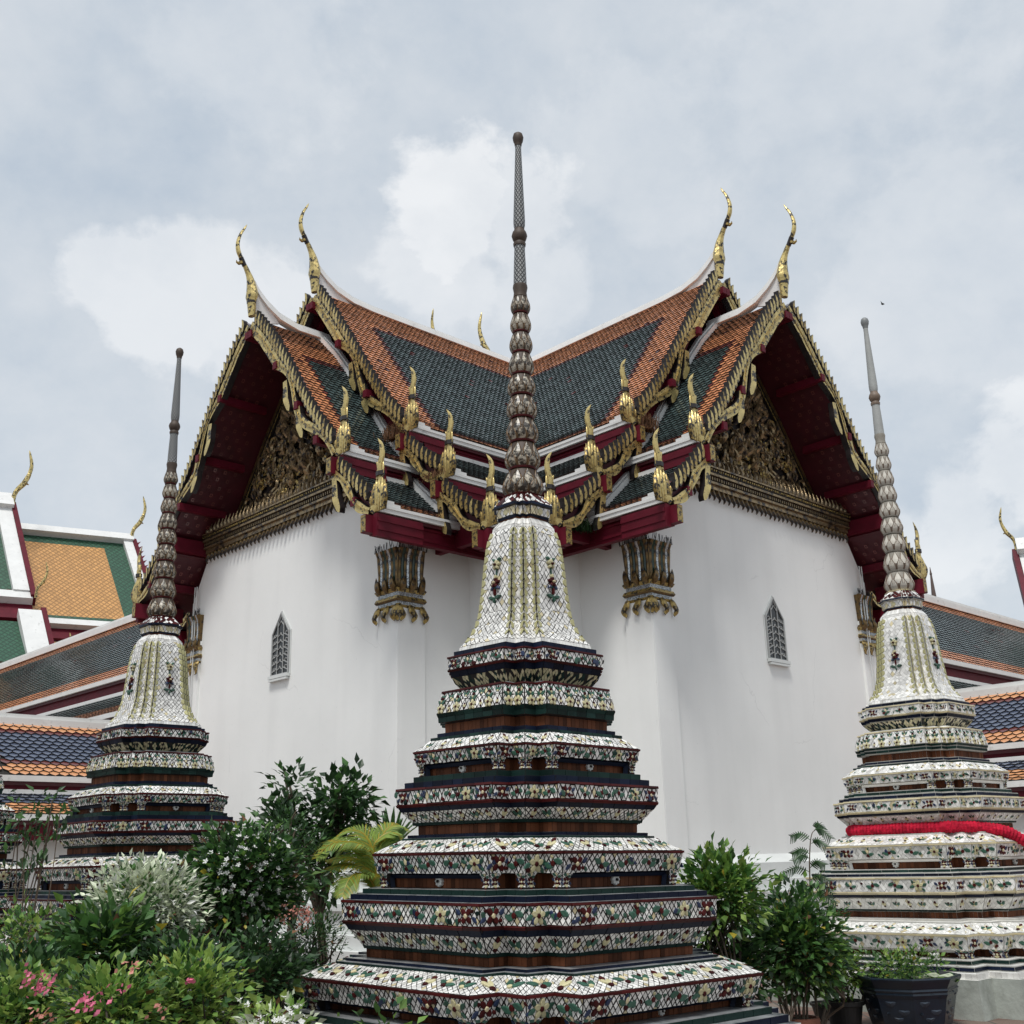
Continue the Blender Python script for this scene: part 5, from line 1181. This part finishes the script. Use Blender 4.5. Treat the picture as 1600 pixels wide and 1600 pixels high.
def shrub(name, label, base, c, r, clusters, per, spread, size, mats, weights, seed, shape=LEAF_V, trunk='bark_dark', nstem=4, tw=.03, cat='shrub', group=None, shell=.45, flat=False, flowers=None):
    mats = list(mats) + ['leaf_yellow', 'grass_dry']; weights = list(weights) + [.008*sum(weights), .012*sum(weights)]
    rg = np.random.default_rng(seed); base = Vector(base); root = thing(name, label, cat, Matrix.Translation(base), group)
    P, Dv, ends = crown_points(c, r, clusters, per, spread, rg, shell, flat)
    put('crown', leaves(P, Dv, size, mats, weights, shape, rg=rg), root)
    b = MB(); fork = base.lerp(Vector(c), .55)
    for i in range(nstem):
        a = rg.normal(0, .10, 3); s0 = base + Vector((a[0]*.6, a[1]*.6, -.02)); m = fork + Vector((a[0]*1.5, a[1]*1.5, a[2])); e = Vector(ends[(i*7) % len(ends)])
        b.tube(catmull([s0, s0.lerp(m, .5) + Vector((a[1]*.4, a[0]*.4, 0)), m, m.lerp(e, .6), e], 3), [interp([(0, tw), (.5, tw*.7), (1, tw*.15)], k/12) for k in range(13)], trunk, 6)
        for j in range(5):
            e2 = Vector(ends[(i*7 + j*3 + 1) % len(ends)]); b.tube([m, m.lerp(e2, .5) + Vector((0, 0, .04)), e2], [tw*.5, tw*.3, tw*.08], trunk, 5)
    b.build('trunk', root)
    if flowers:
        m, n, sz, up_bias = flowers; k = rg.choice(len(P), n); pts = P[k] + np.array([0, -.03, .02]); out = pts - np.array(c); keep = (out[:, 1] < .3*r[1]) | (out[:, 2] > .3*r[2]); pts = pts[keep]
        fb = MB()
        for p in pts:
            p = Vector(p); nrm = (p - Vector(c)).normalized() + Vector((0, -.3, .5)); nrm.normalize(); a = nrm.orthogonal().normalized(); bb = nrm.cross(a); ph = rg.uniform(0, 6)
            for q in range(5):
                t = ph + q*2*math.pi/5; e = a*math.cos(t) + bb*math.sin(t); s = nrm.cross(e); k_ = sz*rg.uniform(.8, 1.2)
                fb.add([p, p + (e*.6 + s*.32)*k_, p + e*k_ + nrm*.2*k_, p + (e*.6 - s*.32)*k_], [(0, 1, 2, 3)], m)
        fb.build('flowers', root, kind='stuff')
    return root
def gp(px, py, d): p = at_dist(px, py, d); return p
def foot(p): return Vector((p.x, p.y, GZ))
def place(px0, px1, py0, py1, d, depth=None):               # ellipsoid that fills a photo rectangle at ground distance d
    a, b = gp(px0, (py0+py1)/2, d), gp(px1, (py0+py1)/2, d); t, o = gp((px0+px1)/2, py0, d), gp((px0+px1)/2, py1, d); w = (b-a).length/2; h = (t.z-o.z)/2
    c = (a+b)/2; c.z = (t.z+o.z)/2; return c, (w, depth or w*.8, h)
# bougainvillea hedge along the bottom left
for i, (x0, x1, y0, y1, d, lab) in enumerate(((-60, 130, 1520, 1660, 6.0, 'bright green bougainvillea bush in the bottom left corner with pink bracts'), (90, 260, 1515, 1660, 5.6, 'bright green bougainvillea bush with a large pink bract cluster, second from the left corner'), (215, 385, 1478, 1660, 5.8, 'light green bougainvillea bush with yellowish leaf tips, left of the tall stupa'))):
    c, r = place(x0, x1, y0, y1, d); c.z = (c.z + r[2] + GZ)/2 if False else c.z
    shrub('bougainvillea', lab, foot(c), c, r, 150, 13, .075, .052, ['leaf_light', 'leaf_fresh', 'leaf_mid', 'leaf_dark'], [5, 5 if i < 2 else 8, 3, 1.5], 20+i, nstem=6, tw=.018, group='bougainvillea bushes in the foreground', shell=.25)
def bract(px, py, d, r, m, n, host, seed):
    rn = random.Random(seed); p = gp(px, py, d); b = MB()
    for i in range(int(n*1.3)):
        q = p + Vector((rn.gauss(0, r), rn.gauss(0, r*.6), rn.gauss(0, r*.7))); nrm = Vector((rn.gauss(0, 1), rn.gauss(-.6, 1), rn.gauss(.4, 1))).normalized(); a = nrm.orthogonal().normalized(); c = nrm.cross(a); k = .0105*rn.uniform(.7, 1.3)
        b.add([q - a*k, q + c*k*.75, q + a*k*1.2, q - c*k*.75], [(0, 1, 2, 3)], m)
    return b.build('flower_cluster', host)
BG = [o for o in bpy.data.objects if o.name.startswith('bougainvillea')]; BG.sort(key=lambda o: o.matrix_basis.translation.x)
for px, py, d, m, n, h in ((66, 1541, 5.5, 'petal_pink', 26, 0), (75, 1530, 5.5, 'petal_pink', 16, 0), (65, 1583, 5.4, 'petal_salmon', 14, 0), (45, 1527, 5.6, 'petal_pink', 12, 0), (136, 1566, 5.1, 'petal_pink', 34, 1), (188, 1552, 5.1, 'petal_pink', 10, 1), (207, 1509, 5.3, 'petal_salmon', 12, 1), (250, 1580, 5.2, 'petal_salmon', 9, 2), (296, 1532, 5.3, 'petal_pink', 4, 2)):
    bract(px, py, d, .028, m, n, BG[h], int(px)) if n > 4 else bract(px, py, d, .009, m, 12, BG[h], int(px))
c, r = place(385, 465, 1578, 1650, 5.2); shrub('flowering_bush', 'low pale leaved bush with white blossoms below the tall stupa', foot(c), c, r, 40, 10, .06, .045, ['leaf_fresh', 'leaf_pale', 'leaf_light'], [3, 3, 2], 31, nstem=4, tw=.014, shell=.3, flowers=('petal_white', 90, .016, 0))
c, r = place(545, 640, 1582, 1660, 5.0); shrub('leafy_seedling', 'small green seedling tips in front of the tall stupa base', foot(c), c, r, 12, 8, .05, .05, ['leaf_mid', 'leaf_light'], [2, 2], 32, nstem=3, tw=.01, shell=.5)
# shrubs around the left stupa
c, r = place(285, 465, 1302, 1455, 8.6); shrub('white_flowering_shrub', 'round dark green shrub dotted with small white flowers', foot(c), c, r, 230, 20, .075, .068, ['leaf_mid', 'leaf_dark', 'leaf_light'], [5, 4, 1], 33, nstem=4, tw=.04, cat='shrub', shell=.5, flowers=('petal_white', 330, .021, 0))
c, r = place(140, 312, 1354, 1490, 8.1); shrub('variegated_shrub', 'pale variegated cream and green shrub left of the white flowering one', foot(c), c, r, 300, 22, .065, .055, ['leaf_pale', 'leaf_mid', 'petal_white'], [8, 2.5, 1.5], 34, LEAF_V*np.array([1, .7, 1]), nstem=5, tw=.02, shell=.5)
c, r = place(100, 215, 1428, 1535, 7.6); shrub('leafy_shrub', 'mid green shrub with broad shiny leaves below the variegated one', foot(c), c, r, 70, 14, .09, .095, ['leaf_mid', 'leaf_dark', 'leaf_light'], [5, 3, 2], 35, nstem=5, tw=.018, shell=.35)
c, r = place(-30, 110, 1420, 1520, 7.9); shrub('wispy_shrub', 'thin olive shrub in front of the left stupa base', foot(c), c, r, 60, 13, .08, .05, ['leaf_light', 'leaf_mid', 'leaf_fresh'], [3, 4, 2], 36, nstem=6, tw=.01, shell=.2)
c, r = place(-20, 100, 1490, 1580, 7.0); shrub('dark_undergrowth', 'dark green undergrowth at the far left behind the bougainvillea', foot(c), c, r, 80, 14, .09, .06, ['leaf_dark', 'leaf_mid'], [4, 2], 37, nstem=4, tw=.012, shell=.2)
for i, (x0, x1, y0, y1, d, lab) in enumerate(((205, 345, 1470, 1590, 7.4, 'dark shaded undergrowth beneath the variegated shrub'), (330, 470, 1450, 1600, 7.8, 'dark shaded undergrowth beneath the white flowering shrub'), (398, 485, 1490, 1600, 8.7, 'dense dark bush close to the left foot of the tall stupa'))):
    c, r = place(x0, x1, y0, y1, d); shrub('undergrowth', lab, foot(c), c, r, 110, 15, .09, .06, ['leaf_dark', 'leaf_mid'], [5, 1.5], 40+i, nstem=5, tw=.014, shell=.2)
c, r = place(445, 540, 1432, 1500, 9.0); shrub('feathery_bush', 'feathery dark green bush with salmon flowers between shrub and tall stupa', foot(c), c, r, 90, 18, .06, .04, ['leaf_dark', 'leaf_mid'], [3, 3], 44, SLIM_V, nstem=4, tw=.02, shell=.3)
fb = [o for o in bpy.data.objects if o.name.startswith('feathery_bush')][0]
for k, (px, py, n) in enumerate(((458, 1424, 16), (478, 1428, 20), (470, 1447, 10), (445, 1432, 8))): bract(px, py, 8.4, .04, 'petal_salmon', n*2, fb, 70+k)
# taller dark trees against the wall
def tree_pts(boxes, d): return [place(*q, d) for q in boxes]
def small_tree(name, label, base_px, d, boxes, clusters, per, size, mats, w, seed, shape=LEAF_V, spread=.09):
    rg = np.random.default_rng(seed); bp = gp(base_px[0], base_px[1], d); base = foot(bp); root = thing(name, label, 'tree', Matrix.Translation(base)); Ps, Ds = [], []; b = MB(); fork = base.lerp(bp, .9)
    b.tube(catmull([base, base.lerp(fork, .5) + Vector((.05, 0, 0)), fork], 4), [.055, .053, .05, .047, .045, .043, .04, .038, .036], 'bark', 8)
    for q in boxes:
        c, r = place(*q, d); k = max(6, int(clusters*r[0]*r[2]*8)); P, Dv, ends = crown_points(c, r, k, per, spread, rg, .25); Ps.append(P); Ds.append(Dv)
        b.tube(catmull([fork, fork.lerp(c, .6) + Vector((.04, 0, .03)), c], 3), [.03, .028, .024, .02, .016, .012, .006], 'bark', 6)
        for e in ends[:10]: b.tube([c.lerp(fork, .3), c.lerp(Vector(e), .5), Vector(e)], [.012, .008, .003], 'bark', 4)
    put('crown', leaves(np.concatenate(Ps), np.concatenate(Ds), size, mats, w, shape, rg=rg), root); b.build('trunk', root); return root
small_tree('broadleaf_tree', 'dark broad leaved small tree against the white wall, left of the tall stupa', (500, 1420), 11.2, [(425, 470, 1205, 1262, 0)[:4], (488, 580, 1200, 1300)[:4], (460, 575, 1250, 1330), (395, 480, 1252, 1330), (440, 560, 1300, 1390)], 62, 13, .10, ['leaf_dark', 'leaf_mid'], [4, 2], 50)
small_tree('weeping_tree', 'drooping fine leaved dark tree beside the broad leaved one', (455, 1430), 10.2, [(392, 500, 1260, 1330), (400, 520, 1300, 1380), (430, 500, 1340, 1420)], 60, 15, .07, ['leaf_dark', 'leaf_mid'], [4, 2], 51, SLIM_V)
def palm(name, label, base_px, d, fronds, seed, mats=('frond', 'leaf_yellow', 'leaf_light')):
    rn = random.Random(seed); p0 = gp(*base_px, d); base = foot(p0); root = thing(name, label, 'palm', Matrix.Translation(base)); b = MB()
    b.tube([base, base.lerp(p0, .5), p0], [.07, .06, .05], 'bark', 8); b.build('trunk', root)
    for i, (ctrl, ln, dd) in enumerate(fronds):
        pts = catmull([p0] + [gp(x, y, d + dd*(k+1)/len(ctrl)) for k, (x, y) in enumerate(ctrl)], 8); f = MB(); n = len(pts)
        f.tube(pts, [.016*(1-k/n*.85) for k in range(n)], 'leaf_yellow', 5)
        for k in range(3, n):
            for h in range(2):
              p = pts[k].lerp(pts[k-1], h*.5); t = (pts[k]-pts[k-1]).normalized()
              for sg in (-1, 1):
                s = t.cross(Vector((0, -.35, 1))).normalized()*sg; L = ln*math.sin(math.pi*min(1, .18 + .82*k/n)**.8)*rn.uniform(.85, 1.1) + .04
                dr = (s*.78 + t*.62 + Vector((0, 0, .05))).normalized(); q1 = p + dr*L*.5; q2 = p + dr*L + Vector((0, 0, -.22*L)); w = t.cross(dr).cross(dr).normalized()*.0065
                f.add([p - w*.6, p + w*.6, q1 + w, q1 - w, q2], [(0, 1, 2, 3), (3, 2, 4)], mats[0] if rn.random() < .75 else mats[1])
        f.build('frond', root)
palm('areca_palm', 'yellow green feather palm arching out behind the tall stupa', (590, 1400), 10.4, [(((585, 1340), (560, 1318), (520, 1318), (495, 1340)), .24, -.3), (((588, 1370), (560, 1352), (535, 1352), (505, 1360)), .16, -.2), (((590, 1350), (585, 1320), (610, 1300), (630, 1312)), .22, .1), (((580, 1375), (560, 1365), (545, 1375), (535, 1400)), .26, -.35), (((600, 1360), (610, 1330), (625, 1325), (640, 1340)), .18, .3), (((575, 1350), (555, 1325), (535, 1330), (520, 1360)), .18, .1), (((588, 1345), (570, 1305), (545, 1298), (520, 1312)), .2, .15), (((592, 1350), (598, 1305), (615, 1290), (636, 1296)), .18, .2), (((585, 1375), (570, 1350), (545, 1340), (512, 1345)), .2, -.1)], 60)
def strap_plant(name, label, px, py, d, n, h, seed, mt='leaf_mid'):
    rn = random.Random(seed); base = gp(px, py, d); root = thing(name, label, 'plant', Matrix.Translation(foot(base))); b = MB(); b.tube([foot(base), base], [.05, .04], 'bark', 7); b.build('stem', root)
    for i in range(n):
        a = rn.uniform(0, 6.28); tilt = rn.uniform(.15, .9); L = h*rn.uniform(.7, 1.1); o = Vector((math.cos(a), math.sin(a), 0)); f = MB()
        P = [base + o*(L*tilt*t) + Vector((0, 0, L*(t - tilt*t*t*.55))) for t in (0, .25, .5, .75, 1)]; s = o.cross(Vector((0, 0, 1)))
        vs = []
        for q, w in zip(P, (.02, .028, .026, .018, .002)): vs += [q - s*w, q + s*w]
        f.add(vs, [(2*k, 2*k+1, 2*k+3, 2*k+2) for k in range(4)], mt); f.build('blade', root)
strap_plant('dracaena', 'spiky strap leaved plant rising behind the yellow palm', 610, 1335, 11.2, 26, .55, 61)
# right-hand shrubs
c, r = place(1062, 1190, 1330, 1470, 9.4); shrub('broadleaf_shrub', 'bright leafy shrub with one yellow leaf right of the tall stupa', foot(c), c, r, 130, 14, .09, .082, ['leaf_mid', 'leaf_light', 'leaf_fresh'], [4, 4, 1.5], 71, nstem=6, tw=.016, shell=.3)
bs = [o for o in bpy.data.objects if o.name.startswith('broadleaf_shrub')][0]; yl = gp(1130, 1357, 9.0)
put('yellow_leaf', leaves(np.array([yl[:]]), np.array([[0, 0, -1.0]]), .11, ['leaf_yellow'], [1], jit=.1), bs)
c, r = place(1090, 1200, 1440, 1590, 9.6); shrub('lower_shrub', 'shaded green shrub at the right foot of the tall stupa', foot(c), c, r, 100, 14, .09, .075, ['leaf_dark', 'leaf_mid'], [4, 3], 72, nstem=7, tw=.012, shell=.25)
c, r = place(1165, 1318, 1392, 1552, 10.0); shrub('dense_shrub', 'dense dark green shrub with upright stems between the stupas', foot(c), c, r, 240, 17, .085, .072, ['leaf_mid', 'leaf_dark', 'leaf_light'], [5, 3, 2], 73, trunk='bark', nstem=12, tw=.012, shell=.4)
c, r = place(1285, 1345, 1480, 1560, 10.6); cpot = c.copy(); shrub('potted_shrub', 'light green potted shrub beside the dark lotus tub', Vector((c.x, c.y, GZ+.18)), c, r, 55, 13, .06, .055, ['leaf_light', 'leaf_mid', 'leaf_fresh'], [4, 3, 2], 74, nstem=5, tw=.01, shell=.3)
def sapling():
    d = 10.4; pts = [gp(x, y, d) for x, y in ((1266, 1470), (1266, 1400), (1265, 1340), (1268, 1305), (1275, 1296))]; base = foot(pts[0]); root = thing('feathery_sapling', 'slender feathery leaved sapling against the white wall beside the pale stupa', 'sapling', Matrix.Translation(base))
    b = MB(); path = catmull([base] + pts, 6); b.tube(path, [.012*(1-.8*k/len(path)) for k in range(len(path))], 'bark', 6); b.build('stem', root); rn = random.Random(8)
    for (x0, y0), (x1, y1) in (((1272, 1297), (1297, 1305)), ((1267, 1313), (1236, 1303)), ((1268, 1318), (1290, 1318)), ((1266, 1335), (1238, 1330)), ((1266, 1342), (1240, 1341)), ((1266, 1356), (1288, 1347)), ((1265, 1362), (1226, 1360)), ((1266, 1375), (1296, 1372)), ((1266, 1385), (1300, 1392)), ((1265, 1392), (1242, 1388)), ((1266, 1400), (1305, 1407)), ((1274, 1296), (1284, 1290))):
        A, B = gp(x0, y0, d), gp(x1, y1, d + rn.uniform(-.1, .1)); f = MB(); P = catmull([A, A.lerp(B, .5) + Vector((0, 0, .03)), B + Vector((0, 0, -.02))], 6); f.tube(P, .003, 'leaf_mid', 4)
        for k in range(2, len(P)):
            t = (P[k]-P[k-1]).normalized()
            for sg in (-1, 1):
                s = t.cross(Vector((0, -1, .3))).normalized()*sg; e = P[k] + s*.042 + t*.02 + Vector((0, 0, -.02)); w = t*.008; f.add([P[k]-w, P[k]+w, e + w*.4, e - w*.4], [(0, 1, 2, 3)], 'leaf_dark')
        f.build('leaf', root)
sapling()
def weed():
    d = 12.0; root = None; rn = random.Random(9); base = foot(gp(45, 1350, d)); root = thing('climbing_weed', 'loose climbing weed with drooping leaves between the two left stupas', 'plant', Matrix.Translation(base)); rg = np.random.default_rng(9); P = []; b = MB()
    for x, y in ((30, 1262), (60, 1272), (80, 1290), (95, 1262), (50, 1300), (70, 1320), (35, 1340), (60, 1345), (82, 1250), (40, 1285), (25, 1310)):
        q = gp(x, y, d); b.tube(catmull([base, base.lerp(q, .5) + Vector((rn.uniform(-.1, .1), 0, 0)), q], 4), .006, 'bark', 4); P.append(np.array(q[:]) + rg.normal(0, .07, (16, 3)))
    b.build('stem', root); P = np.concatenate(P); put('leaves', leaves(P, np.tile([0, 0, -.5], (len(P), 1)), .11, ['leaf_mid', 'leaf_dark'], [2, 2], SLIM_V*np.array([1, 1.3, 1]), jit=.5, rg=rg), root)
weed()
# ------------------------------------------------------------------ pots
def oct_ring(r, z, n=8, ph=math.pi/8): return [(r*math.cos(ph + 2*math.pi*i/n), r*math.sin(ph + 2*math.pi*i/n), z) for i in range(n)]
def lotus_tub():
    c = gp(1416, 1522, 10.7); R0 = (gp(1497, 1522, 10.7) - gp(1335, 1522, 10.7)).length/2*1.06; zr = c.z - GZ; M = Matrix.Translation(foot(c)) @ Matrix.Rotation(R(11), 4, 'Z')
    root = thing('lotus_tub', 'dark blue glazed octagonal tub with lotus relief in front of the pale stupa', 'planter', M)
    b = MB(); prof = [(.70, 0), (.74, .04), (.78, .25*zr), (.86, .6*zr), (.90, zr-.13), (.895, zr-.115), (.92, zr-.10), (.90, zr-.085), (.98, zr-.03), (1.0, zr-.012), (.99, zr), (.93, zr), (.90, zr-.03), (.86, zr-.14)]
    vs = [p for r_, z in prof for p in oct_ring(r_*R0, z)]; n = 8
    b.add(vs, [(i*n+j, i*n+(j+1) % n, (i+1)*n+(j+1) % n, (i+1)*n+j) for i in range(len(prof)-1) for j in range(n)], 'pot_glaze'); b.build('tub', root, local=True)
    b = MB(); b.add(oct_ring(R0*.88, zr-.06), [tuple(range(8))], 'water'); b.build('water', root, local=True)
    for f in range(8):                                       # lotus relief on each panel: pads, buds, stems
        a0, a1 = math.pi/8 + 2*math.pi*f/8, math.pi/8 + 2*math.pi*(f+1)/8; am = (a0+a1)/2; ap = math.cos(math.pi/8)
        nrm = Vector((math.cos(am), math.sin(am), 0)); tx = Vector((-math.sin(am), math.cos(am), 0)); rb = MB(); hw = R0*.8*math.sin(math.pi/8)
        def at(u, v): z = v*zr; r_ = interp([(0, .72), (.25, .78), (.6, .86), (.8, .89)], v)*R0*ap; return nrm*(r_+.002) + tx*(u*hw) + Vector((0, 0, z))
        def relief(pts, h=.008):
            q = [at(*p) for p in pts]; cc = sum(q, Vector())/len(q) + nrm*h; rb.add(q + [cc], [(i, (i+1) % len(q), len(q)) for i in range(len(q))], 'pot_relief')
        for u, v, w, h in ((-.35, .52, .34, .05), (.4, .36, .36, .05), (.0, .22, .3, .04)): relief([(u + w*math.cos(t), v + h*math.sin(t) + .02*math.cos(2*t)) for t in [2*math.pi*i/9 for i in range(9)]])
        for u, v, s in ((.1, .66, .2), (-.6, .70, .14), (.62, .62, .14), (-.55, .3, .12)):
            for da in (-.7, 0, .7): relief([(u + math.sin(da)*s*.5 + math.cos(da)*s*.22*k, v + .01 + abs(math.cos(da))*.02*k) for k in (-1, 1)] + [(u + math.sin(da)*s*1.15, v + math.cos(da)*s*.5)], .012)
        rb.build('relief_panel', root, local=True)
    rn = random.Random(4)
    for i in range(13):                                     # floating pads
        a = rn.uniform(0, 6.28); q = R0*.78*math.sqrt(rn.random()); s = rn.uniform(.07, .13); p = Vector((q*math.cos(a), q*math.sin(a), zr - .05 + rn.uniform(0, .05))); tl = Vector((rn.uniform(-.25, .25), rn.uniform(-.25, .25), 1)).normalized(); x = tl.orthogonal().normalized(); y = tl.cross(x); f = MB()
        ring_ = [p + (x*math.cos(t) + y*math.sin(t))*s*(1 if k else .2) + tl*.012*(k % 2) for k, t in enumerate([2*math.pi*k/12 for k in range(12)])]; f.add([p - tl*.01] + ring_, [(0, 1+k, 1+(k+1) % 12) for k in range(12)], 'leaf_light' if i % 3 else 'leaf_pale'); f.build('lotus_pad', root, local=True)
    for x, y in ((.02, -.12), (.30, .02)):                   # pale blossoms
        f = MB(); c0 = Vector((x, y, zr+.10))
        for k in range(9):
            a = 2*math.pi*k/9; o = Vector((math.cos(a), math.sin(a), 0)); s = Vector((-o.y, o.x, 0)); up_ = Vector((0, 0, 1)); t = .5 + .4*(k % 2)
            f.add([c0, c0 + o*.03*t + s*.018 + up_*.03, c0 + o*.06*t + up_*.06, c0 + o*.03*t - s*.018 + up_*.03], [(0, 1, 2, 3)], 'petal_white')
        f.tube([c0 - Vector((0, 0, .15)), c0], .006, 'leaf_mid', 5); f.build('lotus_flower', root, local=True)
    return c, R0, zr
TUB, TR, TZ = lotus_tub()
cc = Vector((TUB.x-.03, TUB.y, GZ+TZ+.07)); shrub('water_weed', 'sprawling small leaved weed growing out of the lotus tub', Vector((TUB.x, TUB.y, GZ+TZ-.06)), cc, (TR*.9, TR*.7, .10), 70, 12, .055, .045, ['leaf_mid', 'leaf_light', 'leaf_fresh'], [4, 3, 1], 77, trunk='leaf_mid', nstem=5, tw=.006, shell=.3, cat='plant')
def pot(name, label, px, py_top, d, r, m, wavy=False):
    c = gp(px, py_top, d); h = max(.12, c.z - GZ); root = thing(name, label, 'pot', Matrix.Translation(foot(c))); b = MB()
    b.lathe([(r*.72, 0), (r*.9, h*.8), (r*.93, h*.82), (r, h*.84), (r*1.02, h), (r*.92, h), (r*.9, h*.86)], m, 28, cap=False); b.build('body', root, local=True)
    if wavy:
        w = MB(); n = 36; vs = []
        for k in range(n): a = 2*math.pi*k/n; vs += [((r*1.05)*math.cos(a), (r*1.05)*math.sin(a), h*.98), ((r*1.07)*math.cos(a), (r*1.07)*math.sin(a), h*(.62 + .09*math.sin(k*math.pi/2)))]
        w.add(vs, [(2*k, (2*k+2) % (2*n), (2*k+3) % (2*n), 2*k+1) for k in range(n)], m); w.build('scalloped_rim', root, local=True)
    s = MB(); s.lathe([(.001, h*.87), (r*.9, h*.87)], 'soil', 20, cap=False); s.build('soil', root, local=True)
pot('plant_pot', 'black plastic pot left of the lotus tub', 1318, 1563, 10.6, .17, 'pot_black')
pot('plant_pot', 'second black pot in the shade behind the other one', 1292, 1566, 11.1, .15, 'pot_black')
pot('terracotta_pot', 'terracotta pot with a scalloped rim under the dense shrub', 1247, 1589, 10.0, .16, 'terracotta', True)
# a swift crossing the sky
bp = gp(1379, 475, 30); b = MB(); b.tube([bp - rt*.04, bp, bp + rt*.05], [.01, .03, .012], 'bird', 6)
for sg in (-1, 1): b.add([bp + rt*.02, bp - rt*.03, bp + Vector((sg*.05, sg*.10, .05)) - rt*.03], [(0, 1, 2)], 'bird')
o = b.build('flying_bird'); tag(o, 'tiny dark bird flying in the sky right of the hall', 'bird')
